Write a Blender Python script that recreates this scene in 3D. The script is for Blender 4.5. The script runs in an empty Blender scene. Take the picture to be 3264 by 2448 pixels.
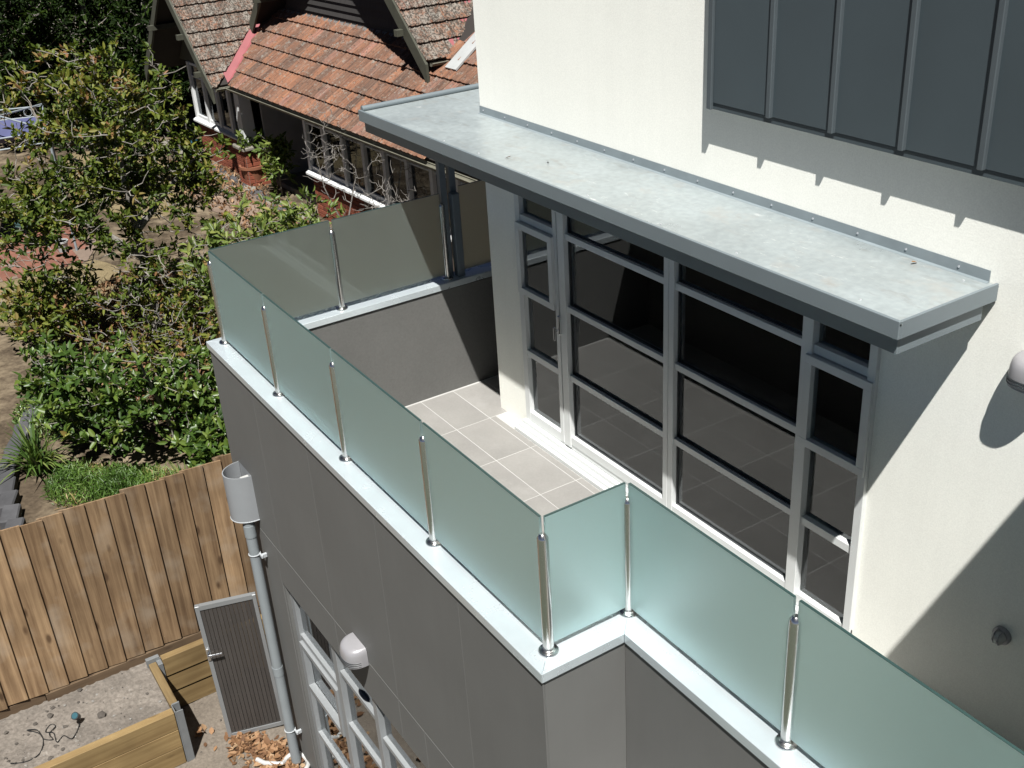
import bpy, bmesh, math, random
import numpy as np
from mathutils import Vector, Matrix, Quaternion

rng = random.Random(7)
nrng = np.random.default_rng(11)
SC = bpy.context.scene
COL = SC.collection

# ------------------------------------------------------------------ camera
def cam_axes(yaw, pitch, roll):
    y, p, r = (math.radians(a) for a in (yaw, pitch, roll))
    f = Vector((-math.sin(y) * math.cos(p), math.cos(y) * math.cos(p), math.sin(p)))
    r0 = f.cross(Vector((0, 0, 1))).normalized()
    u0 = r0.cross(f)
    return (math.cos(r) * r0 + math.sin(r) * u0, -math.sin(r) * r0 + math.cos(r) * u0, f)

cam_d = bpy.data.cameras.new('camera')
cam = bpy.data.objects.new('camera', cam_d)
COL.objects.link(cam)
_r, _u, _f = cam_axes(58.8968, -27.243, -3.6732)
cam.matrix_world = Matrix(((_r.x, _u.x, -_f.x, 7.165), (_r.y, _u.y, -_f.y, -1.8582),
                           (_r.z, _u.z, -_f.z, 3.1671), (0, 0, 0, 1)))
cam_d.sensor_width = 36
cam_d.lens = 3548.2278 / 3264 * 36
cam_d.clip_start = 0.05
cam_d.clip_end = 600
SC.camera = cam

# ------------------------------------------------------------------ light
TO_SUN = Vector((0.456, -0.311, 1.0)).normalized()
world = bpy.data.worlds.new('World')
SC.world = world
world.use_nodes = True
wn = world.node_tree.nodes
sky = wn.new('ShaderNodeTexSky')
sky.sky_type = 'NISHITA'
sky.sun_disc = False
sky.sun_elevation = math.asin(TO_SUN.z)
sky.sun_rotation = math.atan2(TO_SUN.x, TO_SUN.y)
sky.air_density = 0.12
sky.dust_density = 0.1
sky.ozone_density = 1.0
bg = wn['Background']
world.node_tree.links.new(sky.outputs[0], bg.inputs[0])
bg.inputs[1].default_value = 0.05
sun_d = bpy.data.lights.new('sun', 'SUN')
sun_d.energy = 5.0
sun_d.angle = math.radians(0.5)
sun_d.color = (1.0, 0.98, 0.94)
sun = bpy.data.objects.new('sun', sun_d)
COL.objects.link(sun)
sun.rotation_euler = TO_SUN.to_track_quat('Z', 'Y').to_euler()
sun.location = (8, -6, 14)
SC.view_settings.view_transform = 'Standard'
SC.view_settings.look = 'None'
SC.view_settings.gamma = 1
SC.view_settings.exposure = 1.08
SC.render.engine = 'CYCLES'
SC.cycles.use_denoising = True
SC.cycles.max_bounces = 10
SC.cycles.transparent_max_bounces = 12
SC.cycles.caustics_refractive = True
SC.cycles.caustics_reflective = True
SC.cycles.blur_glossy = 0.3
SC.cycles.sample_clamp_indirect = 8

# ------------------------------------------------------------------ materials
def lin(c):
    return tuple((x / 12.92 if x <= .04045 else ((x + .055) / 1.055) ** 2.4) for x in c)

class NT:
    def __init__(s, name):
        s.m = bpy.data.materials.new(name)
        s.m.use_nodes = True
        s.t = s.m.node_tree
        s.t.nodes.clear()
        s.out = s.t.nodes.new('ShaderNodeOutputMaterial')
    def n(s, typ, **kw):
        nd = s.t.nodes.new('ShaderNode' + typ)
        for k, v in kw.items():
            if k.startswith('_'):
                setattr(nd, k[1:], v)
            else:
                i = nd.inputs[int(k[1:])] if k[0] == 'i' and k[1:].isdigit() else nd.inputs[k.replace('__', ' ')]
                if hasattr(v, 'node'):
                    s.t.links.new(v, i)
                else:
                    i.default_value = v
        return nd
    def ln(s, a, b):
        s.t.links.new(a, b)

def c4(c):
    return (c[0], c[1], c[2], 1.0)

def coords(t, scale=(1, 1, 1), rand=True):
    tc = t.n('TexCoord')
    v = tc.outputs['Object']
    if rand:
        oi = t.n('ObjectInfo')
        m = t.n('Math', _operation='MULTIPLY', i0=oi.outputs['Random'], i1=37.0)
        v = t.n('VectorMath', _operation='ADD', i0=v, i1=m.outputs[0]).outputs[0]
    if scale != (1, 1, 1):
        v = t.n('VectorMath', _operation='MULTIPLY', i0=v, i1=scale).outputs[0]
    return v

def ramp(t, fac, stops, interp='LINEAR'):
    r = t.n('ValToRGB', Fac=fac)
    r.color_ramp.interpolation = interp
    e = r.color_ramp.elements
    while len(e) < len(stops):
        e.new(0.5)
    for el, (p, c) in zip(e, stops):
        el.position = p
        el.color = c4(c) if len(c) == 3 else c
    return r.outputs[0]

def mix(t, fac, a, b, blend='MIX'):
    m = t.n('MixRGB', _blend_type=blend)
    for sock, v in ((m.inputs[0], fac), (m.inputs[1], a), (m.inputs[2], b)):
        if hasattr(v, 'node'):
            t.ln(v, sock)
        else:
            sock.default_value = v if not isinstance(v, tuple) else c4(v)
    return m.outputs[0]

def pmat(name, col, rough=.5, metal=0., var=.12, scale=3., fine=0., fscale=60., bump=0., bscale=80.,
         objrand=0., spec=.5, rvar=0., stretch=(1, 1, 1), dirt=None, streak=0.):
    t = NT(name)
    v = coords(t, stretch)
    nz = t.n('TexNoise', Vector=v, Scale=scale, Detail=6, Roughness=.6).outputs['Fac']
    lo = tuple(x * (1 - var) for x in col)
    hi = tuple(min(1, x * (1 + var)) for x in col)
    c = ramp(t, nz, [(.3, lo), (.7, hi)])
    if fine:
        n2 = t.n('TexNoise', Vector=v, Scale=fscale, Detail=3).outputs['Fac']
        g = ramp(t, n2, [(.3, (1 - fine,) * 3), (.7, (1 + fine,) * 3)])
        c = mix(t, 1, c, g, 'MULTIPLY')
    if streak:
        sv = t.n('VectorMath', _operation='MULTIPLY', i0=t.n('TexCoord').outputs['Object'], i1=(11, 11, .55)).outputs[0]
        n5 = t.n('TexNoise', Vector=sv, Scale=1., Detail=6, Roughness=.65).outputs['Fac']
        c = mix(t, 1, c, ramp(t, n5, [(.32, (1 - streak,) * 3), (.62, (1 + streak * .35,) * 3)]), 'MULTIPLY')
    if dirt:
        dcol, dscale, dthr, dsoft = dirt
        n3 = t.n('TexNoise', Vector=v, Scale=dscale, Detail=7, Roughness=.7).outputs['Fac']
        k = ramp(t, n3, [(dthr, (0, 0, 0)), (dthr + dsoft, (1, 1, 1))])
        c = mix(t, k, c, dcol)
    if objrand:
        oi = t.n('ObjectInfo')
        g = t.n('MapRange', Value=oi.outputs['Random'], i3=1 - objrand, i4=1 + objrand).outputs[0]
        c = mix(t, 1, c, g, 'MULTIPLY')
    b = t.n('BsdfPrincipled', Roughness=rough, Metallic=metal)
    b.inputs['Specular IOR Level'].default_value = spec
    t.ln(c, b.inputs['Base Color'])
    if rvar:
        rr = t.n('MapRange', Value=nz, i1=.3, i2=.7, i3=max(.02, rough - rvar), i4=rough + rvar).outputs[0]
        t.ln(rr, b.inputs['Roughness'])
    if bump:
        bn = t.n('TexNoise', Vector=v, Scale=bscale, Detail=4, Roughness=.6).outputs['Fac']
        bp = t.n('Bump', Height=bn, Strength=bump, Distance=.01)
        t.ln(bp.outputs[0], b.inputs['Normal'])
    t.ln(b.outputs[0], t.out.inputs[0])
    return t.m

def wood_mat(name, axis, c1, c2, knots=True, gs=1.0, rough=.75, objrand=.14, bleach=None):
    t = NT(name)
    sc = [26 * gs, 26 * gs, 26 * gs]
    sc[axis] = 1.1 * gs
    v0 = coords(t)
    v = t.n('VectorMath', _operation='MULTIPLY', i0=v0, i1=tuple(sc)).outputs[0]
    nz = t.n('TexNoise', Vector=v, Scale=1.0, Detail=7, Roughness=.62, Distortion=.35).outputs['Fac']
    c = ramp(t, nz, [(.28, c2), (.5, tuple((a + b) / 2 for a, b in zip(c1, c2))), (.68, c1)])
    big = t.n('TexNoise', Vector=v0, Scale=2.2, Detail=3).outputs['Fac']
    g = ramp(t, big, [(.3, (.72, .70, .68)), (.7, (1.15, 1.15, 1.15))])
    c = mix(t, 1, c, g, 'MULTIPLY')
    if knots:
        ks = [6.5, 6.5, 6.5]
        ks[axis] = 2.6
        kv = t.n('VectorMath', _operation='MULTIPLY', i0=v0, i1=tuple(ks)).outputs[0]
        vo = t.n('TexVoronoi', Vector=kv, Scale=1.0, Randomness=1.0)
        kk = ramp(t, vo.outputs['Distance'], [(.07, (1, 1, 1)), (.16, (0, 0, 0))])
        c = mix(t, kk, c, tuple(x * .72 for x in c2))
    if bleach:
        bl = t.n('TexNoise', Vector=v0, Scale=3.3, Detail=5).outputs['Fac']
        c = mix(t, ramp(t, bl, [(.52, (0, 0, 0)), (.75, (.55, .55, .55))]), c, bleach)
    oi = t.n('ObjectInfo')
    g = t.n('MapRange', Value=oi.outputs['Random'], i3=1 - objrand, i4=1 + objrand).outputs[0]
    c = mix(t, 1, c, g, 'MULTIPLY')
    b = t.n('BsdfPrincipled', Roughness=rough)
    b.inputs['Specular IOR Level'].default_value = .25
    t.ln(c, b.inputs['Base Color'])
    bp = t.n('Bump', Height=nz, Strength=.25, Distance=.004)
    t.ln(bp.outputs[0], b.inputs['Normal'])
    t.ln(b.outputs[0], t.out.inputs[0])
    return t.m

def leaf_mat(name, stops, rough=.38, trans=.28, spec=.5):
    t = NT(name)
    at = t.n('Attribute', _attribute_name='leafvar')
    c = ramp(t, at.outputs['Fac'], stops)
    b = t.n('BsdfPrincipled', Roughness=rough)
    b.inputs['Specular IOR Level'].default_value = spec
    t.ln(c, b.inputs['Base Color'])
    tr = t.n('BsdfTranslucent')
    t.ln(mix(t, 1, c, (1.5, 1.6, .8), 'MULTIPLY'), tr.inputs[0])
    m = t.n('MixShader', i0=trans, i1=b.outputs[0], i2=tr.outputs[0])
    t.ln(m.outputs[0], t.out.inputs[0])
    return t.m

def tile_mat(name, lichen):
    t = NT(name)
    v = coords(t)
    oi = t.n('ObjectInfo')
    base = ramp(t, oi.outputs['Random'], [(0, (.085, .052, .038)), (.25, (.110, .060, .040)), (.5, (.132, .066, .042)),
                                          (.78, (.172, .082, .048)), (.92, (.118, .072, .053)), (1., (.180, .090, .066))])
    n1 = t.n('TexNoise', Vector=t.n('VectorMath', _operation='MULTIPLY', i0=v, i1=(30, 2.2, 14)).outputs[0], Scale=1., Detail=5).outputs['Fac']
    c = mix(t, 1, base, ramp(t, n1, [(.3, (.55, .56, .6)), (.7, (1.30, 1.26, 1.2))]), 'MULTIPLY')
    n2 = t.n('TexNoise', Vector=v, Scale=15., Detail=6, Roughness=.75).outputs['Fac']
    c = mix(t, ramp(t, n2, [(lichen, (0, 0, 0)), (lichen + .07, (.7, .7, .7))]), c, (.165, .152, .130))
    n4 = t.n('TexNoise', Vector=v, Scale=4.5, Detail=6, Roughness=.8).outputs['Fac']
    c = mix(t, ramp(t, n4, [(lichen + .02, (0, 0, 0)), (lichen + .10, (.65, .65, .65))]), c, (.20, .188, .165))
    n3 = t.n('TexNoise', Vector=v, Scale=27., Detail=5, Roughness=.7).outputs['Fac']
    c = mix(t, ramp(t, n3, [(lichen + .02, (0, 0, 0)), (lichen + .08, (.9, .9, .9))]), c, (.030, .025, .020))
    b = t.n('BsdfPrincipled', Roughness=.85)
    b.inputs['Specular IOR Level'].default_value = .25
    t.ln(c, b.inputs['Base Color'])
    bp = t.n('Bump', Height=n3, Strength=.3, Distance=.006)
    t.ln(bp.outputs[0], b.inputs['Normal'])
    t.ln(b.outputs[0], t.out.inputs[0])
    return t.m

def frosted_mat(name, tint, rough, diff, gloss_rough, gloss_amt, body=(.46, .65, .63)):
    t = NT(name)
    rf = t.n('BsdfRefraction', Color=c4(tint), Roughness=rough, IOR=1.3)
    df = t.n('BsdfDiffuse', Color=c4(body))
    tl = t.n('BsdfTranslucent', Color=c4(body))
    scat = t.n('MixShader', i0=.5, i1=df.outputs[0], i2=tl.outputs[0])
    sm = t.n('TexNoise', Vector=coords(t, (2.2, 2.2, 1.1)), Scale=1., Detail=7, Roughness=.7).outputs['Fac']
    dfac = t.n('MapRange', Value=sm, i1=.3, i2=.7, i3=diff * .93, i4=diff * 1.07).outputs[0]
    m1 = t.n('MixShader', i0=dfac, i1=rf.outputs[0], i2=scat.outputs[0])
    gl = t.n('BsdfGlossy', Color=c4((.86, .98, 1)), Roughness=gloss_rough)
    m2 = t.n('MixShader', i0=gloss_amt, i1=m1.outputs[0], i2=gl.outputs[0])
    t.ln(m2.outputs[0], t.out.inputs[0])
    return t.m

def pane_mat(name, tint, refl, ior=1.6):
    t = NT(name)
    tr = t.n('BsdfTransparent', Color=c4(tint))
    gl = t.n('BsdfGlossy', Color=c4((.95, .98, 1)), Roughness=.012)
    fr = t.n('Fresnel', IOR=ior)
    f2 = t.n('Math', _operation='MULTIPLY', i0=fr.outputs[0], i1=refl, _use_clamp=True)
    m = t.n('MixShader', i0=f2.outputs[0], i1=tr.outputs[0], i2=gl.outputs[0])
    t.ln(m.outputs[0], t.out.inputs[0])
    return t.m

M = {}
M['render_white'] = pmat('render_white', (.745, .745, .69), .9, var=.03, scale=1.2, streak=.018, fine=.05, fscale=140, bump=.13, bscale=130, spec=.2)
M['grey_panel'] = pmat('grey_panel', (.104, .104, .0995), .62, var=.06, scale=1.5, streak=.025, bump=.08, bscale=220, spec=.3)
M['grey_render'] = pmat('grey_render', (.104, .103, .098), .85, var=.06, scale=2, fine=.05, bump=.3, bscale=160, spec=.2)
M['joint'] = pmat('joint', (.105, .10, .092), .9)
M['coping'] = pmat('coping', (.53, .585, .61), .26, metal=.5, var=.05, scale=2.5, rvar=.06)
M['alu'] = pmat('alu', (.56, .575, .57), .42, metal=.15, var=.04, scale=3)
M['fascia'] = pmat('fascia', (.145, .172, .185), .42, metal=.2, var=.04, scale=3)
M['fascia_pale'] = pmat('fascia_pale', (.20, .235, .25), .4, metal=.2, var=.1, scale=6)
M['canopy_top'] = pmat('canopy_top', (.250, .280, .284), .38, metal=.2, var=.14, scale=1.8, fine=.10, fscale=26, rvar=.12,
                       dirt=((.27, .268, .25), 3.2, .56, .16))
def scuff(m):
    t = NT.__new__(NT); t.m = m; t.t = m.node_tree
    b = [n for n in t.t.nodes if n.type == 'BSDF_PRINCIPLED'][0]
    src = b.inputs['Base Color'].links[0].from_socket
    v = coords(t, (9, 26, 1), False)
    n1 = t.n('TexNoise', Vector=v, Scale=1., Detail=8, Roughness=.75, Distortion=1.2).outputs['Fac']
    k1 = ramp(t, n1, [(.60, (0, 0, 0)), (.66, (.75, .75, .75))])
    n2 = t.n('TexNoise', Vector=coords(t, (1.3, 2.5, 1), False), Scale=1., Detail=3).outputs['Fac']
    k2 = ramp(t, n2, [(.46, (0, 0, 0)), (.62, (1, 1, 1))])
    c = mix(t, mix(t, 1, k1, k2, 'MULTIPLY'), src, (.52, .53, .52))
    n3 = t.n('TexNoise', Vector=coords(t, (5, 14, 1), False), Scale=1., Detail=6, Roughness=.7).outputs['Fac']
    c = mix(t, ramp(t, n3, [(.57, (0, 0, 0)), (.75, (.6, .6, .6))]), c, (.175, .165, .145))
    t.ln(c, b.inputs['Base Color'])
scuff(M['canopy_top'])
M['joint_light'] = pmat('joint_light', (.20, .19, .175), .8)
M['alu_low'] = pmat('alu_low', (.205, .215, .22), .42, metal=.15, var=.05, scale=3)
M['charcoal'] = pmat('charcoal', (.046, .061, .069), .50, metal=.1, var=.08, scale=.8, rvar=.06)
M['charcoal_light'] = pmat('charcoal_light', (.066, .080, .088), .48, metal=.2, var=.08, scale=2)
M['steel'] = pmat('steel', (.62, .61, .59), .24, metal=1., var=.06, scale=30, stretch=(1, 1, .05))
M['screw'] = pmat('screw', (.75, .76, .78), .3, metal=.8)
M['post_grey'] = pmat('post_grey', (.125, .150, .170), .45, metal=.2, var=.06)
M['frost'] = frosted_mat('frost', (.76, .865, .845), .60, .24, .46, .30)
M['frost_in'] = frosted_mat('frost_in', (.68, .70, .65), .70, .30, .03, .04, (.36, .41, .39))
M['glass_edge'] = pmat('glass_edge', (.022, .046, .043), .3)
M['pane'] = pane_mat('pane', (.80, .83, .83), 1.2, 1.68)
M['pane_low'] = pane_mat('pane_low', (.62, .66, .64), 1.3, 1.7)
M['pane_dark'] = pane_mat('pane_dark', (.30, .32, .34), .9, 1.5)
M['deck_tile'] = pmat('deck_tile', (.205, .198, .186), .55, var=.09, scale=2.5, objrand=.05, fine=.04, bump=.05, dirt=((.245, .238, .226), 2.4, .6, .2))
M['grout'] = pmat('grout', (.33, .325, .31), .9)
M['room_dark'] = pmat('room_dark', (.30, .285, .265), .8)
M['room_floor'] = pmat('room_floor', (.085, .066, .052), .45, var=.3, scale=6, stretch=(1, 12, 1))
M['curtain'] = pmat('curtain', (.35,.35,.33), .9, var=.1)
M['plastic_white'] = pmat('plastic_white', (.30, .315, .325), .35, var=.03)
M['pvc_white'] = pmat('pvc_white', (.34, .34, .33), .4, var=.05)
M['lamp_grey'] = pmat('lamp_grey', (.26, .255, .265), .32, metal=.25, var=.03)
M['lamp_dark'] = pmat('lamp_dark', (.03, .033, .035), .5)
M['lamp_lens'] = pmat('lamp_lens', (.42, .38, .30), .3)
M['pipe_grey'] = pmat('pipe_grey', (.185, .205, .215), .45, metal=.1, var=.06, scale=4)
M['head_grey'] = pmat('head_grey', (.21, .22, .23), .45, metal=.15, var=.05, scale=4)
M['paling'] = wood_mat('paling', 2, (.240, .162, .092), (.092, .054, .028), bleach=(.25, .205, .155), objrand=.24)
M['sleeper_y'] = wood_mat('sleeper_y', 1, (.215, .152, .070), (.135, .088, .037), gs=.8)
M['sleeper_x'] = wood_mat('sleeper_x', 0, (.150, .108, .052), (.095, .063, .028), gs=.8)
M['plinth'] = wood_mat('plinth', 1, (.115, .080, .048), (.066, .042, .025), gs=.8)
M['galv'] = pmat('galv', (.17, .18, .185), .5, metal=.4, var=.1, scale=8)
M['gate_board'] = pmat('gate_board', (.036, .032, .029), .55, var=.1, objrand=.08)
M['gate_frame'] = pmat('gate_frame', (.19, .197, .20), .4, metal=.3, var=.05)
M['chrome'] = pmat('chrome', (.7, .71, .72), .12, metal=1.)
M['soil'] = pmat('soil', (.125, .110, .095), .95, var=.28, scale=2.6, fine=.22, fscale=34, bump=.9, bscale=26,
                 dirt=((.25, .24, .22), 6.5, .63, .07), spec=.1)
M['yard'] = pmat('yard', (.120, .102, .083), .95, var=.2, scale=2.2, fine=.18, fscale=40, bump=.7, bscale=30, spec=.1)
M['rubble'] = pmat('rubble', (.19, .18, .165), .9, var=.3, scale=9, objrand=.2)
M['clod'] = pmat('clod', (.05, .043, .036), .95, var=.3, scale=12)
M['dry_leaf'] = leaf_mat('dry_leaf', [(0, (.07, .036, .019)), (.45, (.155, .082, .040)), (.8, (.22, .125, .065)), (1, (.28, .19, .115))], .7, .1, .2)
M['black_plastic'] = pmat('black_plastic', (.012, .013, .014), .35)
M['lens'] = pmat('lens', (.04, .10, .12), .08, metal=.3)
M['garden_soil'] = pmat('garden_soil', (.058, .044, .030), .95, var=.35, scale=1.5, fine=.3, fscale=18, bump=.8, bscale=14, spec=.1,
                        dirt=((.175, .14, .095), 1.1, .48, .16))
M['dry_lawn'] = pmat('dry_lawn', (.145, .115, .066), .95, var=.22, scale=2, fine=.25, fscale=40, bump=.9, bscale=40, spec=.1,
                     dirt=((.06, .064, .025), 3.5, .58, .2))
M['paver'] = pmat('paver', (.135, .060, .042), .9, var=.25, scale=3, objrand=.18, bump=.3, bscale=30, spec=.2)
M['paver_pale'] = pmat('paver_pale', (.17, .125, .095), .9, var=.2, scale=3, objrand=.2, bump=.3, bscale=30, spec=.2)
M['reflector_green'] = pmat('reflector_green', (.05, .06, .042), .95, var=.3, scale=3, fine=.3, fscale=50)
M['bluestone'] = pmat('bluestone', (.052, .052, .055), .85, var=.25, scale=4, objrand=.2, bump=.4, bscale=25, spec=.2)
M['brick'] = pmat('brick', (.165, .050, .029), .9, var=.2, scale=12, objrand=.22, bump=.3, bscale=60, spec=.2)
M['mortar'] = pmat('mortar', (.13, .095, .072), .95, var=.15, scale=10)
M['tile'] = tile_mat('tile', .555)
M['tile_old'] = tile_mat('tile_old', .465)
M['roof_under'] = pmat('roof_under', (.018, .014, .012), .9)
M['shingle'] = pmat('shingle', (.022,.020,.019), .85, var=.3, scale=9, objrand=.25, stretch=(6, 1, 1))
M['barge'] = pmat('barge', (.040, .041, .028), .7, var=.25, scale=5)
M['pink_flashing'] = pmat('pink_flashing', (.22, .066, .072), .6, var=.1, scale=3)
M['lead'] = pmat('lead', (.10, .10, .098), .7, var=.2, scale=5)
M['gutter'] = pmat('gutter', (.12, .115, .088), .6, var=.25, scale=5)
M['white_paint'] = pmat('white_paint', (.50, .51, .51), .55, var=.08, scale=3, fine=.05)
M['cement'] = pmat('cement', (.15, .138, .115), .9, var=.2, scale=6)
M['bark'] = pmat('bark', (.19, .175, .155), .9, var=.3, scale=9, fine=.2, fscale=50, bump=.5, bscale=40, spec=.15)
M['twig'] = pmat('twig', (.17, .158, .145), .9, var=.2, scale=9, spec=.15)
M['leaf_mag'] = leaf_mat('leaf_mag', [(0, (.018, .034, .006)), (.45, (.054, .080, .011)), (.75, (.120, .130, .020)), (.88, (.15, .105, .035)), (1, (.17, .085, .04))], .5, .22, .2)
M['leaf_glossy'] = leaf_mat('leaf_glossy', [(0, (.014, .032, .007)), (.5, (.042, .080, .012)), (.85, (.100, .140, .024)), (.965, (.17, .19, .05)), (1, (.36, .16, .06))], .42, .22, .4)
M['leaf_light'] = leaf_mat('leaf_light', [(0, (.040, .065, .012)), (.5, (.085, .125, .026)), (.88, (.17, .19, .05)), (1, (.22, .13, .05))], .45, .25, .3)
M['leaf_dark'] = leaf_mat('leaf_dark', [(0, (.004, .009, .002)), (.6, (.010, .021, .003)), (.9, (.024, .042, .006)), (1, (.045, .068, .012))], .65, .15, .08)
M['leaf_strap'] = leaf_mat('leaf_strap', [(0, (.03, .06, .012)), (.6, (.07, .12, .025)), (1, (.17, .19, .06))], .35, .2)
M['leaf_ground'] = leaf_mat('leaf_ground', [(0, (.035, .075, .010)), (.6, (.075, .14, .02)), (.9, (.13, .18, .04)), (1, (.25, .17, .07))], .5, .25)
M['petal'] = pmat('petal', (.5, .5, .48), .6)
M['terracotta'] = pmat('terracotta', (.175, .065, .032), .85, var=.15, scale=4)
M['blue_cloth'] = pmat('blue_cloth', (.045, .050, .115), .8, var=.12, scale=3, bump=.2, bscale=6)
M['pale_blue_metal'] = pmat('pale_blue_metal', (.22, .25, .27), .45, metal=.1)
M['green_iron'] = pmat('green_iron', (.035, .065, .06), .5, metal=.2)
M['bucket_blue'] = pmat('bucket_blue', (.03,.10,.14), .4)
M['white_glaze'] = pmat('white_glaze', (.30, .31, .31), .25)
M['ground_far'] = pmat('ground_far', (.075, .078, .062), .95, var=.3, scale=.3)

# ------------------------------------------------------------------ mesh helpers
class MB:
    """collects shapes in one bmesh"""
    def __init__(s):
        s.b = bmesh.new()
    def box(s, x0, x1, y0, y1, z0, z1, bev=0.):
        r = bmesh.ops.create_cube(s.b, size=1.0)
        vs = r['verts']
        for v in vs:
            v.co = Vector((x0 + (v.co.x + .5) * (x1 - x0), y0 + (v.co.y + .5) * (y1 - y0), z0 + (v.co.z + .5) * (z1 - z0)))
        if bev:
            es = list({e for v in vs for e in v.link_edges})
            bmesh.ops.bevel(s.b, geom=es, offset=bev, segments=1, affect='EDGES', profile=.5)
        return s
    def prism(s, pts, z0, z1, bev=0.):
        bot = [s.b.verts.new((p[0], p[1], z0)) for p in pts]
        top = [s.b.verts.new((p[0], p[1], z1)) for p in pts]
        n = len(pts)
        fs = [s.b.faces.new(top), s.b.faces.new(bot[::-1])]
        for i in range(n):
            fs.append(s.b.faces.new((bot[i], bot[(i + 1) % n], top[(i + 1) % n], top[i])))
        if bev:
            bmesh.ops.recalc_face_normals(s.b, faces=fs)
            es = list({e for f in fs for e in f.edges})
            bmesh.ops.bevel(s.b, geom=es, offset=bev, segments=1, affect='EDGES', profile=.5)
        return s
    def xprism(s, pts, x0, x1):
        """profile pts (y,z) swept along x"""
        a = [s.b.verts.new((x0, p[0], p[1])) for p in pts]
        b = [s.b.verts.new((x1, p[0], p[1])) for p in pts]
        n = len(pts)
        s.b.faces.new(a[::-1]); s.b.faces.new(b)
        for i in range(n):
            s.b.faces.new((a[i], a[(i + 1) % n], b[(i + 1) % n], b[i]))
        return s
    def yprism(s, pts, y0, y1):
        """profile pts (x,z) swept along y"""
        a = [s.b.verts.new((p[0], y0, p[1])) for p in pts]
        b = [s.b.verts.new((p[0], y1, p[1])) for p in pts]
        n = len(pts)
        s.b.faces.new(a); s.b.faces.new(b[::-1])
        for i in range(n):
            s.b.faces.new((a[i], b[i], b[(i + 1) % n], a[(i + 1) % n]))
        return s
    def lathe(s, prof, cx=0, cy=0, seg=20):
        rings = []
        for r, z in prof:
            rings.append([s.b.verts.new((cx + r * math.cos(2 * math.pi * i / seg), cy + r * math.sin(2 * math.pi * i / seg), z)) for i in range(seg)])
        for a, b in zip(rings, rings[1:]):
            for i in range(seg):
                s.b.faces.new((a[i], a[(i + 1) % seg], b[(i + 1) % seg], b[i]))
        s.b.faces.new(rings[0][::-1]); s.b.faces.new(rings[-1])
        return s
    def tube(s, pts, rad, seg=6, cap=True):
        pts = [Vector(p) for p in pts]
        if not hasattr(rad, '__len__'):
            rad = [rad] * len(pts)
        rings = []
        up = Vector((.31, .17, .93))
        for i, p in enumerate(pts):
            d = (pts[min(i + 1, len(pts) - 1)] - pts[max(i - 1, 0)])
            d = d.normalized() if d.length > 1e-9 else Vector((0, 0, 1))
            a = d.cross(up)
            if a.length < .05:
                a = d.cross(Vector((1, 0, 0)))
            a.normalize()
            b = d.cross(a)
            rings.append([s.b.verts.new(p + rad[i] * (math.cos(2 * math.pi * k / seg) * a + math.sin(2 * math.pi * k / seg) * b)) for k in range(seg)])
        for a, b in zip(rings, rings[1:]):
            for k in range(seg):
                s.b.faces.new((a[k], a[(k + 1) % seg], b[(k + 1) % seg], b[k]))
        if cap:
            s.b.faces.new(rings[0][::-1]); s.b.faces.new(rings[-1])
        return s
    def poly(s, pts):
        s.b.faces.new([s.b.verts.new(p) for p in pts])
        return s
    def slab(s, pts, th):
        """polygon extruded against its normal by th"""
        ps = [Vector(p) for p in pts]
        n = (ps[1] - ps[0]).cross(ps[2] - ps[0]).normalized()
        a = [s.b.verts.new(p) for p in ps]
        b = [s.b.verts.new(p - n * th) for p in ps]
        k = len(ps)
        s.b.faces.new(a); s.b.faces.new(b[::-1])
        for i in range(k):
            s.b.faces.new((a[i], b[i], b[(i + 1) % k], a[(i + 1) % k]))
        return s
    def mesh(s, name, smooth=False, recalc=True):
        if recalc:
            bmesh.ops.recalc_face_normals(s.b, faces=s.b.faces[:])
        me = bpy.data.meshes.new(name)
        s.b.to_mesh(me)
        s.b.free()
        if smooth:
            me.polygons.foreach_set('use_smooth', [True] * len(me.polygons))
            try:
                me.set_sharp_from_angle(angle=math.radians(40))
            except Exception:
                pass
        return me

def link(name, me, mat, parent=None, label=None, cat=None, group=None, kind=None):
    o = bpy.data.objects.new(name, me)
    COL.objects.link(o)
    if me is not None and mat is not None and len(me.materials) == 0:
        me.materials.append(M[mat])
    if parent is not None:
        o.parent = parent
    for k, v in (('label', label), ('category', cat), ('group', group), ('kind', kind)):
        if v:
            o[k] = v
    return o

def part(name, mb, mat, parent=None, smooth=False, **kw):
    return link(name, mb.mesh(name, smooth), mat, parent, **kw)

def thing(name, label, cat, loc=(0, 0, 0), rz=0., group=None):
    o = link(name, None, None, None, label, cat, group)
    o.location = loc
    o.rotation_euler = (0, 0, rz)
    o.empty_display_size = .1
    return o

def copy_tree(o, parent=None):
    c = o.copy()
    COL.objects.link(c)
    c.parent = parent
    for ch in list(o.children):
        copy_tree(ch, c)
    return c

def bpart(name, parent, mat, x0, x1, y0, y1, z0, z1, bev=.0015, **kw):
    """a box whose origin is its own centre, so that the grain differs from piece to piece"""
    c = Vector(((x0 + x1) / 2, (y0 + y1) / 2, (z0 + z1) / 2))
    mb = MB().box(x0 - c.x, x1 - c.x, y0 - c.y, y1 - c.y, z0 - c.z, z1 - c.z, bev)
    o = part(name, mb, mat, parent, **kw)
    o.location = c
    return o

# ------------------------------------------------------------------ ground
L, S, CW, CT = 4.171, .429, .180, .049
YW, XC, FL = 1.960, .6526, -.914
G2 = -3.64      # yard of the new house
G1 = -3.20      # neighbour's garden

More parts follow.
